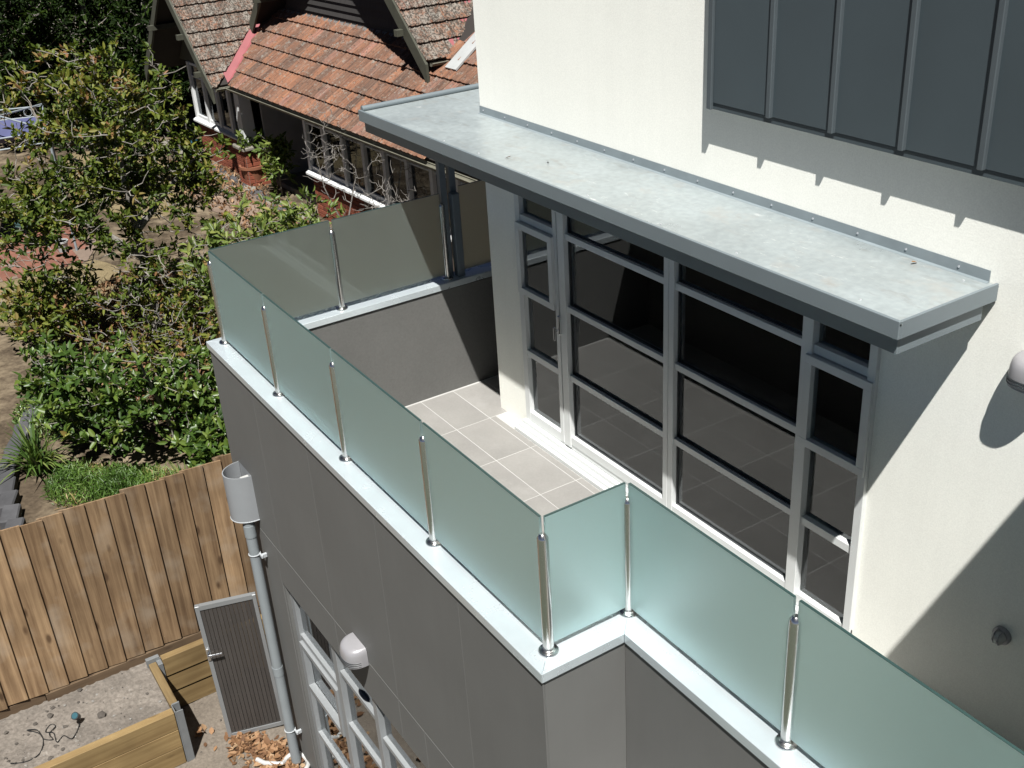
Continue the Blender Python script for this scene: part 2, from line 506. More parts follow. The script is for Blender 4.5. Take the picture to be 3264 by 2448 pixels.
def sheet(name, x0, x1, y0, y1, z, mat, n=1, amp=0., kind='structure', seed=1, label=None, cat=None, parent=None):
    r = np.random.default_rng(seed)
    nx, ny = (n, n) if not isinstance(n, tuple) else n
    xs = np.linspace(x0, x1, nx + 1); ys = np.linspace(y0, y1, ny + 1)
    vs = [(x, y, z + (amp * (math.sin(x * 2.1 + seed) * math.cos(y * 1.7) + .8 * r.standard_normal()) if amp else 0)) for y in ys for x in xs]
    fs = [(j * (nx + 1) + i, j * (nx + 1) + i + 1, (j + 1) * (nx + 1) + i + 1, (j + 1) * (nx + 1) + i) for j in range(ny) for i in range(nx)]
    me = bpy.data.meshes.new(name)
    me.from_pydata(vs, [], fs)
    if amp:
        me.polygons.foreach_set('use_smooth', [True] * len(me.polygons))
    return link(name, me, mat, parent, label, cat, None, kind)

sheet('ground', -260, 260, -260, 260, G2 - .05, 'ground_far', 1)
sheet('yard_ground', -.92, 9, -7, .03, G2, 'yard', (60, 50), .008, seed=3)
part('garden_ground', MB().box(-70, -1.06, -45, 45, G1 - .6, G1), 'garden_soil', kind='structure')
# ------------------------------------------------------------------ the new house
HOUSE = thing('rendered_house', 'new house with off-white rendered wall, grey panelled balcony and metal canopy', 'house', (2.4, 2.5, G2))
HO = Vector((2.4, 2.5, G2))

def hp(name, mb, mat, parent=None, smooth=False, **kw):
    """part of the house given in world coordinates"""
    o = part(name, mb, mat, parent or HOUSE, smooth, **kw)
    o.location = -HO if parent is None else (0, 0, 0)
    return o

def hb(name, parent, mat, x0, x1, y0, y1, z0, z1, bev=.0015, **kw):
    """box piece of the house with its own origin; parent None = the house itself"""
    o = bpart(name, parent or HOUSE, mat, x0, x1, y0, y1, z0, z1, bev, **kw)
    if parent is None:
        o.location = Vector(o.location) - HO
    return o

WX0, WX1, WZ1 = 1.035, 4.135, 1.02     # window opening
WT = .24
# rendered wall round the window opening, side return and the wing at the right
wall = MB()
wall.box(XC, WX0, YW, YW + WT, FL - .3, 5.2)
wall.box(WX0, WX1, YW, YW + WT, WZ1, 5.2)
wall.box(WX1, 8.6, YW, YW + WT, FL - .3, 5.2)
wall.box(XC, XC + WT, YW + WT, 8.0, -3.6, 5.2)
hp('wall', wall, 'render_white')
wing = MB()
wing.box(5.9, 10.5, .86, YW - .002, G2, 2.59)
hp('side_wing', wing, 'render_white')
# room behind the glass
room = MB()
room.box(WX0 + .02, 8.4, YW + WT + .002, 6.6, FL - .06, FL + .012)
hp('room_floor', room, 'room_floor')
rw = MB()
rw.box(XC + WT + .002, 8.4, 6.6, 6.7, FL - .06, 1.7)
rw.box(8.4, 8.5, YW + WT + .002, 6.7, FL - .06, 1.7)
rw.box(XC + WT + .002, XC + WT + .05, YW + WT + .002, 6.6, FL - .06, 1.7)
rw.box(XC + WT + .05, 8.4, YW + WT + .002, 6.6, 1.45, 1.55)
hp('room_wall', rw, 'room_dark')
trim = MB()
xw = XC + WT + .052
trim.box(xw, xw + .016, YW + WT + .01, 6.5, FL + .013, FL + .13)
for ya, yb in ((2.35, 3.05), (3.2, 3.9), (4.1, 5.0)):
    for za, zb in ((-.70, .05), (.15, 1.2)):
        trim.box(xw, xw + .012, ya, yb, za, za + .03); trim.box(xw, xw + .012, ya, yb, zb - .03, zb)
        trim.box(xw, xw + .012, ya, ya + .03, za + .03, zb - .03); trim.box(xw, xw + .012, yb - .03, yb, za + .03, zb - .03)
trim.box(1.6, 8.3, 6.58, 6.599, FL + .013, FL + .13)
hp('wall_moulding', trim, 'white_paint')
lower = MB()
lower.box(XC, 8.4, 3.2, 3.3, G2, FL - .31)
lower.box(.03, 8.4, .22, 3.2, G2, G2 + .03)
hp('lower_room', lower, 'room_dark')

# parapet core (dark, seen only in the joints), inner faces rendered grey
core = MB()
core.box(.022, .158, .022, 6.0, G2, -CT - .012)
core.box(.158, L - .022, .022, .158, -1.66, -CT - .012)
core.box(.158, .70, .022, .158, G2, -1.66)
core.box(2.885, L - .022, .022, .158, G2, -1.66)
core.box(L - .158, L - .022, .158, S + .158, G2, -CT - .012)
core.box(L - .022, 8.6, S + .022, S + .158, G2, -CT - .012)
PAR = hp('parapet', core, 'joint')
# outer panels with open joints: (plane, a0, a1, z0, z1)
ZT = -CT - .010
JZ = -1.35
g = .003
xs = [.012, .81, 1.69, 2.57, 3.45, L - .012]
for a, b in zip(xs, xs[1:]):
    hb('panel', PAR, 'grey_panel', a + g * .4 * (a > .1), b - g * .4 * (b < L - .1), .012, .0215, JZ + g, ZT, .0008)
hb('panel', PAR, 'grey_panel', .012, .70, .012, .0215, G2, JZ - g, .0008)
for a, b in ((.70, 1.69), (1.69, 2.57), (2.57, 2.885)):
    hb('panel', PAR, 'grey_panel', a + g, b - g, .012, .0215, -1.66, JZ - g, .0008)
for a, b in ((2.885, 3.45), (3.45, L - .012)):
    hb('panel', PAR, 'grey_panel', a + g, b - g * (b < L - .1), .012, .0215, G2, JZ - g, .0008)
# corner, step face, set-back face
hb('panel', PAR, 'grey_panel', L - .0215, L - .012, .022, S + .012, JZ + g, ZT, .0008)
hb('panel', PAR, 'grey_panel', L - .0215, L - .012, .022, S + .012, G2, JZ - g, .0008)
hb('corner_trim', PAR, 'grey_panel', L - .016, L - .0085, .0085, .016, G2, ZT, .001)
xs2 = [L - .0115, 5.15, 6.03, 6.91, 7.79, 8.6]
for a, b in zip(xs2, xs2[1:]):
    hb('panel', PAR, 'grey_panel', a, b - g, S + .012, S + .0215, JZ + g, ZT, .0008)
    hb('panel', PAR, 'grey_panel', a, b - g, S + .012, S + .0215, G2, JZ - g, .0008)
hb('panel', PAR, 'grey_panel', .012, .0215, .022, 6.0, JZ + g, ZT, .0008)
hb('panel', PAR, 'grey_panel', .012, .0215, .022, 6.0, G2, JZ - g, .0008)
for a, b in ((.012, L - .012),):
    hb('joint_strip', PAR, 'joint_light', a, b, .0138, .0214, JZ - g * .8, JZ + g * .8, 0)
inn = MB()
inn.box(.1585, .168, .168, 6.0, FL, ZT)
inn.box(.168, L - .168, .1585, .168, FL, ZT)
inn.box(L - .168, L - .1585, .168, S + .158, FL, ZT)
inn.box(L - .158, 8.6, S + .1585, S + .168, FL, ZT)
hp('inner_face', inn, 'grey_render', PAR)
PAR_inner = None

# coping in mitred lengths, with a drip edge
def coping(pts, name='coping'):
    return hp(name, MB().prism(pts, -CT, 0, .002), 'coping')
m_ = .0008
coping([(0, 0), (L - m_, 0), (L - CW - m_, CW), (CW + m_, CW)])
coping([(0, m_ * 2), (CW - m_, CW + m_), (CW, 6.0), (0, 6.0)])
coping([(L, m_), (L, S - m_), (L - CW, S + CW - m_), (L - CW, CW + m_)])
coping([(L, S + m_), (8.6, S + m_), (8.6, S + CW), (L - CW, S + CW)])

# deck tiles
deck = MB().box(.168, 8.6, .168, YW, FL - .25, FL - .0012).box(.168, XC, YW, 6.0, FL - .25, FL - .0012)
DECK = hp('deck', deck, 'grout')
tx0, tdx, ty0, tdy = 1.30, .557, 1.51, .292
for i in range(-3, 9):
    for j in range(-5, 6):
        a, b = tx0 + i * tdx, tx0 + (i + 1) * tdx
        c, d = ty0 + j * tdy, ty0 + (j + 1) * tdy
        a, b, c, d = max(a, .169), min(b, 7.0), max(c, .169), d
        if b - a < .05:
            continue
        if b <= XC + .3 and a < XC:
            d = min(d, 3.2); b = min(b, XC + .2) if c > YW - .02 else b
        if a >= XC - .01 or c < YW:
            if not (b <= XC + .3 and a < XC):
                d = min(d, YW - .105)
        if d - c < .03 or (a > L - .3 and c < S + .168):
            if a > L - .3 and d > S + .2:
                c = S + .169
            else:
                continue
        hb('tile', DECK, 'deck_tile', a + .003, b - .003, c + .003, d - .003, FL - .006, FL + rng.uniform(-.0004, .0006), .001)

# ---- upper window wall
YF0, YF1 = YW - .012, YW + .062
fr = MB()
fr.box(WX0, WX0 + .055, YF0, YF1, -.84, WZ1)
fr.box(WX1 - .045, WX1, YF0 - .012, YF1, -.84, WZ1)
fr.box(WX0, WX1, YF0 + .001, YF1, .885, WZ1)
fr.box(WX0, WX1, YF0 + .002, YF1, -.84, -.765)
WIN = hp('window_wall', fr, 'alu', label='aluminium framed window wall with twelve main and side panes')
# track and sill steps
hb('track', WIN, 'alu', WX0 - .03, WX1 + .0, 1.855, 1.885, FL, -.885, .002)
hb('track', WIN, 'alu', WX0 - .02, WX1 + .0, 1.8855, 1.915, FL, -.865, .002)
hb('track', WIN, 'alu', WX0 - .01, WX1 + .0, 1.9155, YF0 + .0015, FL, -.84, .002)
for a, b, y0 in ((1.485, 1.525, YF0 - .004), (1.545, 1.615, YF0 - .010), (2.605, 2.648, YF0 - .008), (2.652, 2.695, YF0 - .008), (3.668, 3.738, YF0 - .010)):
    hb('mullion', WIN, 'alu', a, b, y0, YF1 + .002, -.82, .90, .002)
hb('mullion', WIN, 'alu', 1.526, 1.544, YF0 + .012, YF1, -.82, .90, .001)
for a, b in ((1.615, 2.605), (2.695, 3.668)):
    for z in (-.275, .232, .735):
        hb('transom', WIN, 'alu', a, b, YF0 + .003, YF1 - .004, z - .021, z + .021, .002)
    hb('bottom_rail', WIN, 'alu', a, b, YF0 - .004, YF1 - .004, -.80, -.735, .002)
    zs = [-.735, -.275, .232, .735, .885]
    for z0, z1 in zip(zs, zs[1:]):
        lo = z0 + (0 if z0 == -.735 else .021); hi = z1 - (0 if z1 == .885 else .021)
        hb('pane', WIN, 'pane', a, b, YW + .024, YW + .030, lo, hi, 0)
        # dark gasket round the pane
        gk = MB()
        gk.box(a, b, YW + .014, YW + .0235, lo, lo + .006); gk.box(a, b, YW + .014, YW + .0235, hi - .006, hi)
        gk.box(a, a + .006, YW + .014, YW + .0235, lo, hi); gk.box(b - .006, b, YW + .014, YW + .0235, lo, hi)
        hp('gasket', gk, 'lamp_dark', WIN)
for a, b in ((1.09, 1.485), (3.738, 4.09)):
    for z in (-.283, .732):
        hb('transom', WIN, 'alu', a, b, YF0 + .003, YF1 - .004, z - .024, z + .024, .002)
    for lo, hi in ((-.765, -.307), (-.259, .185), (.756, .885)):
        hb('pane', WIN, 'pane', a, b, YW + .024, YW + .030, lo, hi, 0)
    # opening sash, standing proud
    sa = MB()
    x0, x1, z0, z1, w = a - .028, b + .040 if b > 4 else b + .01, .188, .703, .046
    sa.box(x0, x1, YF0 - .026, YF1 - .03, z0, z0 + w, .002); sa.box(x0, x1, YF0 - .026, YF1 - .03, z1 - w, z1, .002)
    sa.box(x0, x0 + w, YF0 - .0255, YF1 - .0305, z0 + w, z1 - w); sa.box(x1 - w, x1, YF0 - .0255, YF1 - .0305, z0 + w, z1 - w)
    hp('sash', sa, 'alu', WIN)
    hb('pane', WIN, 'pane', x0 + w, x1 - w, YF0 + .004, YF0 + .010, z0 + w, z1 - w, 0)
hd = MB().box(1.535, 1.56, YF0 - .03, YF0 - .010, .03, .17, .006).box(1.54, 1.556, YF0 - .06, YF0 - .03, .06, .075, .003).box(1.538, 1.558, YF0 - .07, YF0 - .055, .0, .10, .005)
hp('door_handle', hd, 'chrome', WIN)

# ---- canopy
CX0, CX1, CY0, CZ = -.023, 4.674, 1.371, 1.3677
FH = .077
XB = XC - .002
outl = [(CX0, CY0), (CX1, CY0), (CX1, YW - .002), (XB, YW - .002), (XB, 6.0), (CX0, 6.0)]
can = MB().prism(outl, CZ - .020, CZ - .012)
CAN = hp('canopy', can, 'canopy_top', label='flat metal canopy with dusty zinc top over the window wall')
w = .012
hb('fascia', CAN, 'fascia', CX0, CX1, CY0 - .004, CY0 + w, CZ - FH, CZ, .002)
hb('fascia', CAN, 'fascia', CX1 - w, CX1 + .001, CY0 + w + .0005, YW - .004, CZ - FH + .0005, CZ - .0005, .002)
hp('edge_bead', MB().tube([(CX0 + .012, CY0 + .02, CZ + .004), (CX0 + .012, 6.0, CZ + .004)], .021, 10), 'fascia', CAN, smooth=True)
hb('fascia', CAN, 'fascia', CX0, CX0 + w, CY0 + w + .0005, 6.0, CZ - FH, CZ - .004, .002)
hb('lower_fascia', CAN, 'fascia', CX0 + .02, CX1 - .022, CY0 + .026, CY0 + .038, 1.213, CZ - FH + .003, .001)
hb('lower_fascia', CAN, 'fascia', CX1 - .034, CX1 - .022, CY0 + .0385, YW - .055, 1.213, CZ - FH + .003, .001)
hb('lower_fascia', CAN, 'fascia', CX0 + .02, CX0 + .032, CY0 + .0385, 6.0, 1.213, CZ - FH + .003, .001)
hp('soffit', MB().prism([(CX0 + .033, CY0 + .039), (CX1 - .035, CY0 + .039), (CX1 - .035, YW - .056), (XB - .004, YW - .056), (XB - .004, 5.9), (CX0 + .033, 5.9)], 1.218, 1.228), 'fascia', CAN)
# wall flashing with screws
hp('flashing', MB().xprism([(YW - .020, CZ - .0115), (YW - .0015, CZ - .0115), (YW - .0015, CZ + .040), (YW - .005, CZ + .040), (YW - .007, CZ - .006)], XC, CX1 - .045), 'fascia_pale', CAN)
k = 0
x = XC + .05
scr = MB().lathe([(.0055, 0), (.0055, .003), (.002, .005)], 0, 0, 8).mesh('screw')
while x < CX1 - .06:
    o = link('screw', scr, 'screw', CAN); o.location = (x, YW - .0065, CZ + .016); o.rotation_euler = (math.radians(90), 0, 0)
    x += .27
for px, py in ((4.42, 1.44), (3.72, 1.43), (3.2, 1.425), (2.6, 1.43), (2.05, 1.42), (1.5, 1.43), (1.1, 1.42), (4.55, 1.9)):
    o = link('screw', scr, 'screw', CAN); o.location = (px, py, CZ - .012)
# the two slim posts that carry the left end
for y0 in (1.905, 1.985):
    hb('canopy_post', None, 'post_grey', .035, .085, y0, y0 + .052, .001, 1.2175, .003)
hb('canopy_post', None, 'post_grey', .075, .135, 1.968, 2.030, .001, .66, .003)

# ---- dark clad bay above
BY = 1.89
BX0, BZ0 = 3.006, 1.832
box = MB().box(BX0, 8.6, BY + .004, YW - .001, BZ0 - .002, 5.0)
BAY = hp('clad_bay', box, 'charcoal', label='charcoal metal clad bay with standing seams')
hb('edge_trim', BAY, 'charcoal_light', BX0 - .008, BX0 + .024, BY - .012, YW - .002, BZ0 - .034, 5.0, .002)
hb('lower_flashing', BAY, 'charcoal', BX0 + .0245, 8.6, BY + .006, YW - .002, BZ0 - .034, BZ0 - .003, .001)
rx = [3.427 + i * .3815 for i in range(14)]
pe = [BX0 + .026] + rx + [8.6]
for a, b in zip(pe, pe[1:]):
    hb('cladding_panel', BAY, 'charcoal', a + .004, b - .004, BY, BY + .0035, BZ0, 5.0, .0008)
for x in rx:
    hb('seam', BAY, 'charcoal_light', x - .014, x + .014, BY - .020, BY + .003, BZ0 - .004, 5.0, .003)

# ---- ground floor window in the front wall
LY = .060
lf = MB()
lf.box(.715, .775, LY - .012, LY + .06, G2, -1.66); lf.box(2.83, 2.885, LY - .012, LY + .06, G2, -1.66)
lf.box(.775, 2.83, LY - .011, LY + .06, -1.715, -1.66)
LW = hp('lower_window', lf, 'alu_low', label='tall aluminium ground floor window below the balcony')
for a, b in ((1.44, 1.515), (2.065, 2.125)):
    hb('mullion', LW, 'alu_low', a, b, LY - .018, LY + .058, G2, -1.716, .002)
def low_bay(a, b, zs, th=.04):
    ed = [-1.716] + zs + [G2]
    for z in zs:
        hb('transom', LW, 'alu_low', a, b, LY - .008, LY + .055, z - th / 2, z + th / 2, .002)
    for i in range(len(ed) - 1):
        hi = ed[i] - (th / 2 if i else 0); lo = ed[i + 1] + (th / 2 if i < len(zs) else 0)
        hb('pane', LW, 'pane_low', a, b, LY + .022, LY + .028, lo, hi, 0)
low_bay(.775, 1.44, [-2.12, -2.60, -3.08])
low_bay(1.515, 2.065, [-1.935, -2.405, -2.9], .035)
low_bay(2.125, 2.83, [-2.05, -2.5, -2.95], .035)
hp('reveal', MB().box(.7005, .7145, .0225, .12, G2, -1.6605), 'grey_panel', LW)
sash = MB()
sash.box(.79, .83, LY - .03, LY + .02, -2.58, -2.15); sash.box(1.39, 1.43, LY - .03, LY + .02, -2.58, -2.15)
sash.box(.83, 1.39, LY - .03, LY + .02, -2.58, -2.54); sash.box(.83, 1.39, LY - .03, LY + .02, -2.19, -2.15)
hp('sash', sash, 'alu_low', LW)
cur = MB()
n = 26
for i in range(n):
    x0 = .78 + i * .66 / n; x1 = .78 + (i + 1) * .66 / n
    y0 = .20 + .02 * math.sin(i * 1.9); y1 = .20 + .02 * math.sin((i + 1) * 1.9)
    cur.poly([(x0, y0, G2 + .05), (x1, y1, G2 + .05), (x1, y1, -1.7), (x0, y0, -1.7)])
bmesh.ops.remove_doubles(cur.b, verts=cur.b.verts[:], dist=.0005)
hp('curtain', cur, 'curtain', LW, smooth=True)

# ------------------------------------------------------------------ glass balustrade
BAL = thing('glass_balustrade', 'frosted glass balustrade with stainless posts along the balcony coping', 'balustrade', (2.1, .105, 0))
BO = Vector((2.1, .105, 0))
post_me = MB().lathe([(.024, .010), (.024, .578), (.0235, .582), (.015, .597), (.011, .601)], 0, 0, 24).mesh('post', True)
fl_me = MB().lathe([(.045, .0005), (.045, .006), (.042, .010), (.030, .0125), (.0255, .016), (.0255, .0165)], 0, 0, 28).mesh('flange', True)
post_me.materials.append(M['steel']); fl_me.materials.append(M['steel'])
GY = .107
px = [.1039, 1.0849, 2.0707, 3.0777, 4.0672]
PX = L - .1045
posts = [(x, GY) for x in px] + [(PX, S + GY), (5.0219, S + GY), (6.0, S + GY), (7.0, S + GY), (.0945, .999), (.0945, 1.8906)]
for x, y in posts:
    p = link('post', post_me, None, BAL); p.location = Vector((x, y, 0)) - BO; p.rotation_euler = (0, 0, rng.uniform(0, 6))
    link('flange', fl_me, None, p)
GZ0, GZ1, GT = .038, .676, .006
def glass(x0, x1, y0, y1, mat='frost', z1=GZ1):
    c = Vector(((x0 + x1) / 2, (y0 + y1) / 2, 0))
    o = bpart('glass_panel', BAL, mat, x0, x1, y0, y1, GZ0, z1, 0)
    o.location = Vector(o.location) - BO
    ec = MB()
    # polished edge along the top
    ec.box(x0 + .0005, x1 - .0005, y0 + .0005, y1 - .0005, z1 + .0002, z1 + .0022)
    e = part('edge', ec, 'glass_edge', o)
    e.location = -(c + Vector((0, 0, (GZ0 + z1) / 2)))
    return o
for i, (a, b) in enumerate(zip(px, px[1:])):
    glass(a + (.011 if i else .013), b - .011, GY - GT, GY + GT)
glass(PX - GT, PX + GT, GY + .013, S + GY - .013)
for a, b in ((PX, 5.0219), (5.0219, 6.0), (6.0, 7.0)):
    glass(a + .013, b - .011, S + GY - GT, S + GY + GT)
LX = .0985
glass(LX - GT, LX + GT, GY + .013, .999 - .011, 'frost_in')
glass(LX - GT, LX + GT, .999 + .011, 1.8906 - .014, 'frost_in')
glass(LX - GT, LX + GT, 2.045, 3.1, 'frost_in', .70)
glass(LX - GT, LX + GT, 3.12, 4.2, 'frost_in', .70)

# ------------------------------------------------------------------ wall lights (wall at y = 0 of the light, facing -y)
def wall_light(loc, label, s=1.0, cat='wall light'):
    t = thing('wall_light', label, cat, loc)
    t.scale = (s, s, s)
    b = MB().b
    mb = MB()
    W_, D_, seg = .108, .125, 22
    levels = [(-.052, 1.0), (-.030, 1.0), (.005, .99), (.034, .96), (.054, .90), (.066, .80), (.073, .66), (.076, .52)]
    rings = []
    for z, q in levels:
        ring = []
        for i in range(seg + 1):
            a = math.pi * i / seg
            ex = 2.6
            cx = abs(math.cos(a)) ** (2 / ex) * (1 if math.cos(a) >= 0 else -1)
            cy = abs(math.sin(a)) ** (2 / ex)
            ring.append(mb.b.verts.new((W_ * (.55 + .45 * q) * cx, -D_ * q * cy - .002, z)))
        rings.append(ring)
    for r0, r1 in zip(rings, rings[1:]):
        for i in range(seg):
            mb.b.faces.new((r0[i], r0[i + 1], r1[i + 1], r1[i]))
    mb.b.faces.new(rings[-1])
    part('hood', mb, 'lamp_grey', t, smooth=True)
    for z in (-.040, -.026, -.012):
        g_ = MB()
        pr = []
        for i in range(2, seg - 1):
            a = math.pi * i / seg
            cx = abs(math.cos(a)) ** (2 / 2.6) * (1 if math.cos(a) >= 0 else -1)
            cy = abs(math.sin(a)) ** (2 / 2.6)
            pr.append((W_ * cx * 1.002, -D_ * cy * 1.004 - .002, z))
        g_.tube(pr, .0032, 5)
        part('groove', g_, 'lamp_dark', t)
    ln = MB()
    ln.prism([(W_ * .9 * math.cos(math.pi * i / 14), -D_ * .9 * math.sin(math.pi * i / 14) - .006) for i in range(15)], -.050, -.046)
    part('diffuser', ln, 'lamp_lens', t)
    part('back_plate', MB().box(-.100, .100, -.006, -.0005, -.056, .066, .002), 'lamp_grey', t)
    return t
wall_light((2.085, .0115, -1.315), 'pale grey hooded wall light on the grey panelled front below the balcony', .98)
wall_light((4.905, YW, 1.055), 'grooved grey hooded wall light in sunshine at the right edge of the white wall', .92)
# small bulkhead in the shade
t = thing('bulkhead_light', 'small round bulkhead light in deep shade low on the white wall', 'wall light', (4.955, YW, -.245))
t.scale = (.78, .78, .78)
def ring_y(prof, seg=20):
    m = MB().lathe(prof, 0, 0, seg)
    bmesh.ops.rotate(m.b, verts=m.b.verts[:], cent=(0, 0, 0), matrix=Matrix.Rotation(math.radians(90), 3, 'X'))
    return m
part('base', ring_y([(.056, .0005), (.056, .02), (.050, .028)]), 'lamp_grey', t, smooth=True)
part('lens', ring_y([(.040, .0285), (.040, .05), (.030, .066), (.012, .072)]), 'pvc_white', t, smooth=True)
for dx_ in (-.016, .016):
    part('guard', MB().tube([(dx_, -.026, -.046), (dx_, -.060, -.036), (dx_, -.078, 0), (dx_, -.060, .036), (dx_, -.026, .046)], .0035, 6), 'lamp_grey', t, True)

# ------------------------------------------------------------------ downpipe
DP = thing('downpipe', 'grey downpipe with open half-round rainwater head at the corner of the house', 'downpipe', (.395, -.055, G2))
DO = Vector((.395, -.055, G2))
def dp(name, mb, mat, smooth=False, parent=None):
    o = part(name, mb, mat, parent or DP, smooth)
    if parent is None:
        o.location = -DO
    return o
hcx, hw, hd_ = .318, .128, .165
def dshape(q=1.0, n=18):
    return [(hcx + hw * q * math.cos(math.pi * i / n), .011 - hd_ * q * math.sin(math.pi * i / n) ** .9) for i in range(n + 1)]
hm = MB()
o_, i_ = dshape(), dshape(.95)
zt, zb = -.885, -1.256
vo = [[hm.b.verts.new((p[0], p[1], z)) for p in o_] for z in (zb, zt)]
vi = [[hm.b.verts.new((p[0], min(p[1], .009), z)) for p in i_] for z in (zb + .006, zt)]
for i in range(len(o_) - 1):
    hm.b.faces.new((vo[0][i], vo[0][i + 1], vo[1][i + 1], vo[1][i]))
    hm.b.faces.new((vi[0][i + 1], vi[0][i], vi[1][i], vi[1][i + 1]))
    hm.b.faces.new((vo[1][i], vo[1][i + 1], vi[1][i + 1], vi[1][i]))
hm.b.faces.new(vo[0]); hm.b.faces.new(vi[0])
for rr in (vo, ):
    hm.b.faces.new((rr[0][0], rr[0][-1], rr[1][-1], rr[1][0]))
head = dp('rainwater_head', hm, 'head_grey', True)
rim = MB().tube([(p[0], p[1], zb + .002) for p in o_], .004, 6)
dp('rim', rim, 'plastic_white')
dp('outlet', MB().box(.36, .42, -.05, .010, -.935, -.915, .002).box(.362, .418, -.048, .009, -.985, -.94, .002), 'pvc_white')
dp('pipe', MB().tube([(.385, -.058, zb + .004), (.390, -.058, -2.4), (.405, -.058, G2 + .02)], .039, 18), 'pipe_grey', True)
dp('collar', MB().tube([(.3852, -.058, -1.30), (.3854, -.058, -1.40)], .043, 18), 'pipe_grey', True)
dp('collar', MB().tube([(.392, -.058, -2.62), (.3925, -.058, -2.70)], .0425, 18), 'pipe_grey', True)
for z, xx in ((-1.555, .387), (-3.27, .401)):
    br = MB().tube([(xx + .0415 * math.cos(a), -.058 + .0415 * math.sin(a), z) for a in [i * math.pi / 10 for i in range(21)]], .0045, 6)
    br.box(xx + .03, xx + .085, -.035, -.022, z - .012, z + .012, .002)
    br.box(xx + .058, xx + .078, -.030, .011, z - .016, z + .016, .002)
    dp('bracket', br, 'plastic_white')
dr = thing('drain_hose', 'white ribbed drain hose looped around the foot of the downpipe', 'hose', (.42, -.08, G2))
hs = MB()
hs.tube([(.02 + .12 * math.cos(a), .0 + .10 * math.sin(a), .03 + .01 * math.sin(3 * a)) for a in [i * .2 - .5 for i in range(24)]] + [(-.14, -.2, .03), (-.22, -.24, .03)], .019, 8)
part('hose', hs, 'pvc_white', dr, True)

fl_ = bpy.data.meshes.new('unseen_lawn_reflector')  # unseen green sheet, added so the steel posts reflect a neutral tone
fl_.from_pydata([(.3, -9, G2 + .03), (12, -9, G2 + .03), (12, -1.5, G2 + .03), (.3, -1.5, G2 + .03)], [], [(0, 1, 2, 3)])
link('unseen_lawn_reflector', fl_, 'reflector_green', None, kind='structure')

# ------------------------------------------------------------------ fence
FX = -1.0
FEN = thing('paling_fence', 'treated pine paling fence between the yard and the neighbouring garden', 'fence', (FX, -1.2, G1))
FO = Vector((FX, -1.2, G1))
def fb(name, mat, x0, x1, y0, y1, z0, z1, tilt=0.):
    o = bpart(name, FEN, mat, x0, x1, y0, y1, z0, z1, .002)
    o.location = Vector(o.location) - FO
    o.rotation_euler = (tilt, 0, rng.uniform(-.012, .012))
    return o
y = -5.2
i = 0
while y < 2.6:
    zt_ = -1.475 + rng.uniform(-.018, .018) + .02 * math.sin(y) - .012 * (y + 1)
    wd = .164
    o = fb('paling', 'paling', FX + .010, FX + .022, y - .096, y + .096, -3.062 + rng.uniform(-.010, .008), zt_, rng.uniform(-.006, .006))
    o.rotation_euler = (o.rotation_euler[0], 0, math.radians(-7.5) + rng.uniform(-.02, .02))
    y += .160
    i += 1
fb('plinth_board', 'plinth', FX + .004, FX + .030, -5.3, -1.62, -3.20, -3.072)
fb('plinth_board', 'plinth', FX + .004, FX + .030, -1.616, 2.6, -3.21, -3.076)
for z in (-1.7, -2.25, -2.85):
    fb('rail', 'plinth', FX - .055, FX - .003, -5.3, 2.6, z - .04, z + .04)
for y in (-4.4, -2.1, .2, 2.4):
    fb('fence_post', 'plinth', FX - .15, FX - .056, y - .05, y + .05, G1 - .3, -1.55)

# ------------------------------------------------------------------ raised bed
BED = thing('sleeper_retaining_wall', 'stepped garden bed wall of new pine sleepers with steel posts', 'retaining wall', (-.5, -1.0, G2))
RO = Vector((-.5, -1.0, G2))
def rb(name, mat, x0, x1, y0, y1, z0, z1, bev=.004):
    o = bpart(name, BED, mat, x0, x1, y0, y1, z0, z1, bev)
    o.location = Vector(o.location) - RO
    return o
zz = [-3.105, -3.285, -3.465, -3.645]
for a, b in zip(zz, zz[1:]):
    rb('sleeper', 'sleeper_y', -.225, -.150, -5.0, -.800, b + .002, a - .001)
    rb('sleeper', 'sleeper_x', -.860, -.262, -.800, -.735, b + .002, a - .001)
    rb('sleeper', 'sleeper_y', -.870, -.800, -.690, 1.2, b + .012, a + .035)
rb('steel_post', 'galv', -.240, -.142, -.796, -.788, G2, -3.092, .001)
rb('steel_post', 'galv', -.1485, -.1425, -.7875, -.730, G2, -3.098, .001)
rb('steel_post', 'galv', -.258, -.245, -.7870, -.728, G2, -3.098, .001)
rb('steel_post', 'galv', -.900, -.862, -.810, -.700, G2 + .3, -3.070, .001)
rb('steel_post', 'galv', -.860, -.790, -.733, -.694, G2, -3.100, .001)
sheet('bed_soil', -.985, -.226, -5.0, -.801, -3.150, 'soil', (40, 160), .007, seed=5)
sheet('bed_soil_strip', -.985, -.872, -.80, 2.4, -3.16, 'soil', (6, 60), .004, seed=6)

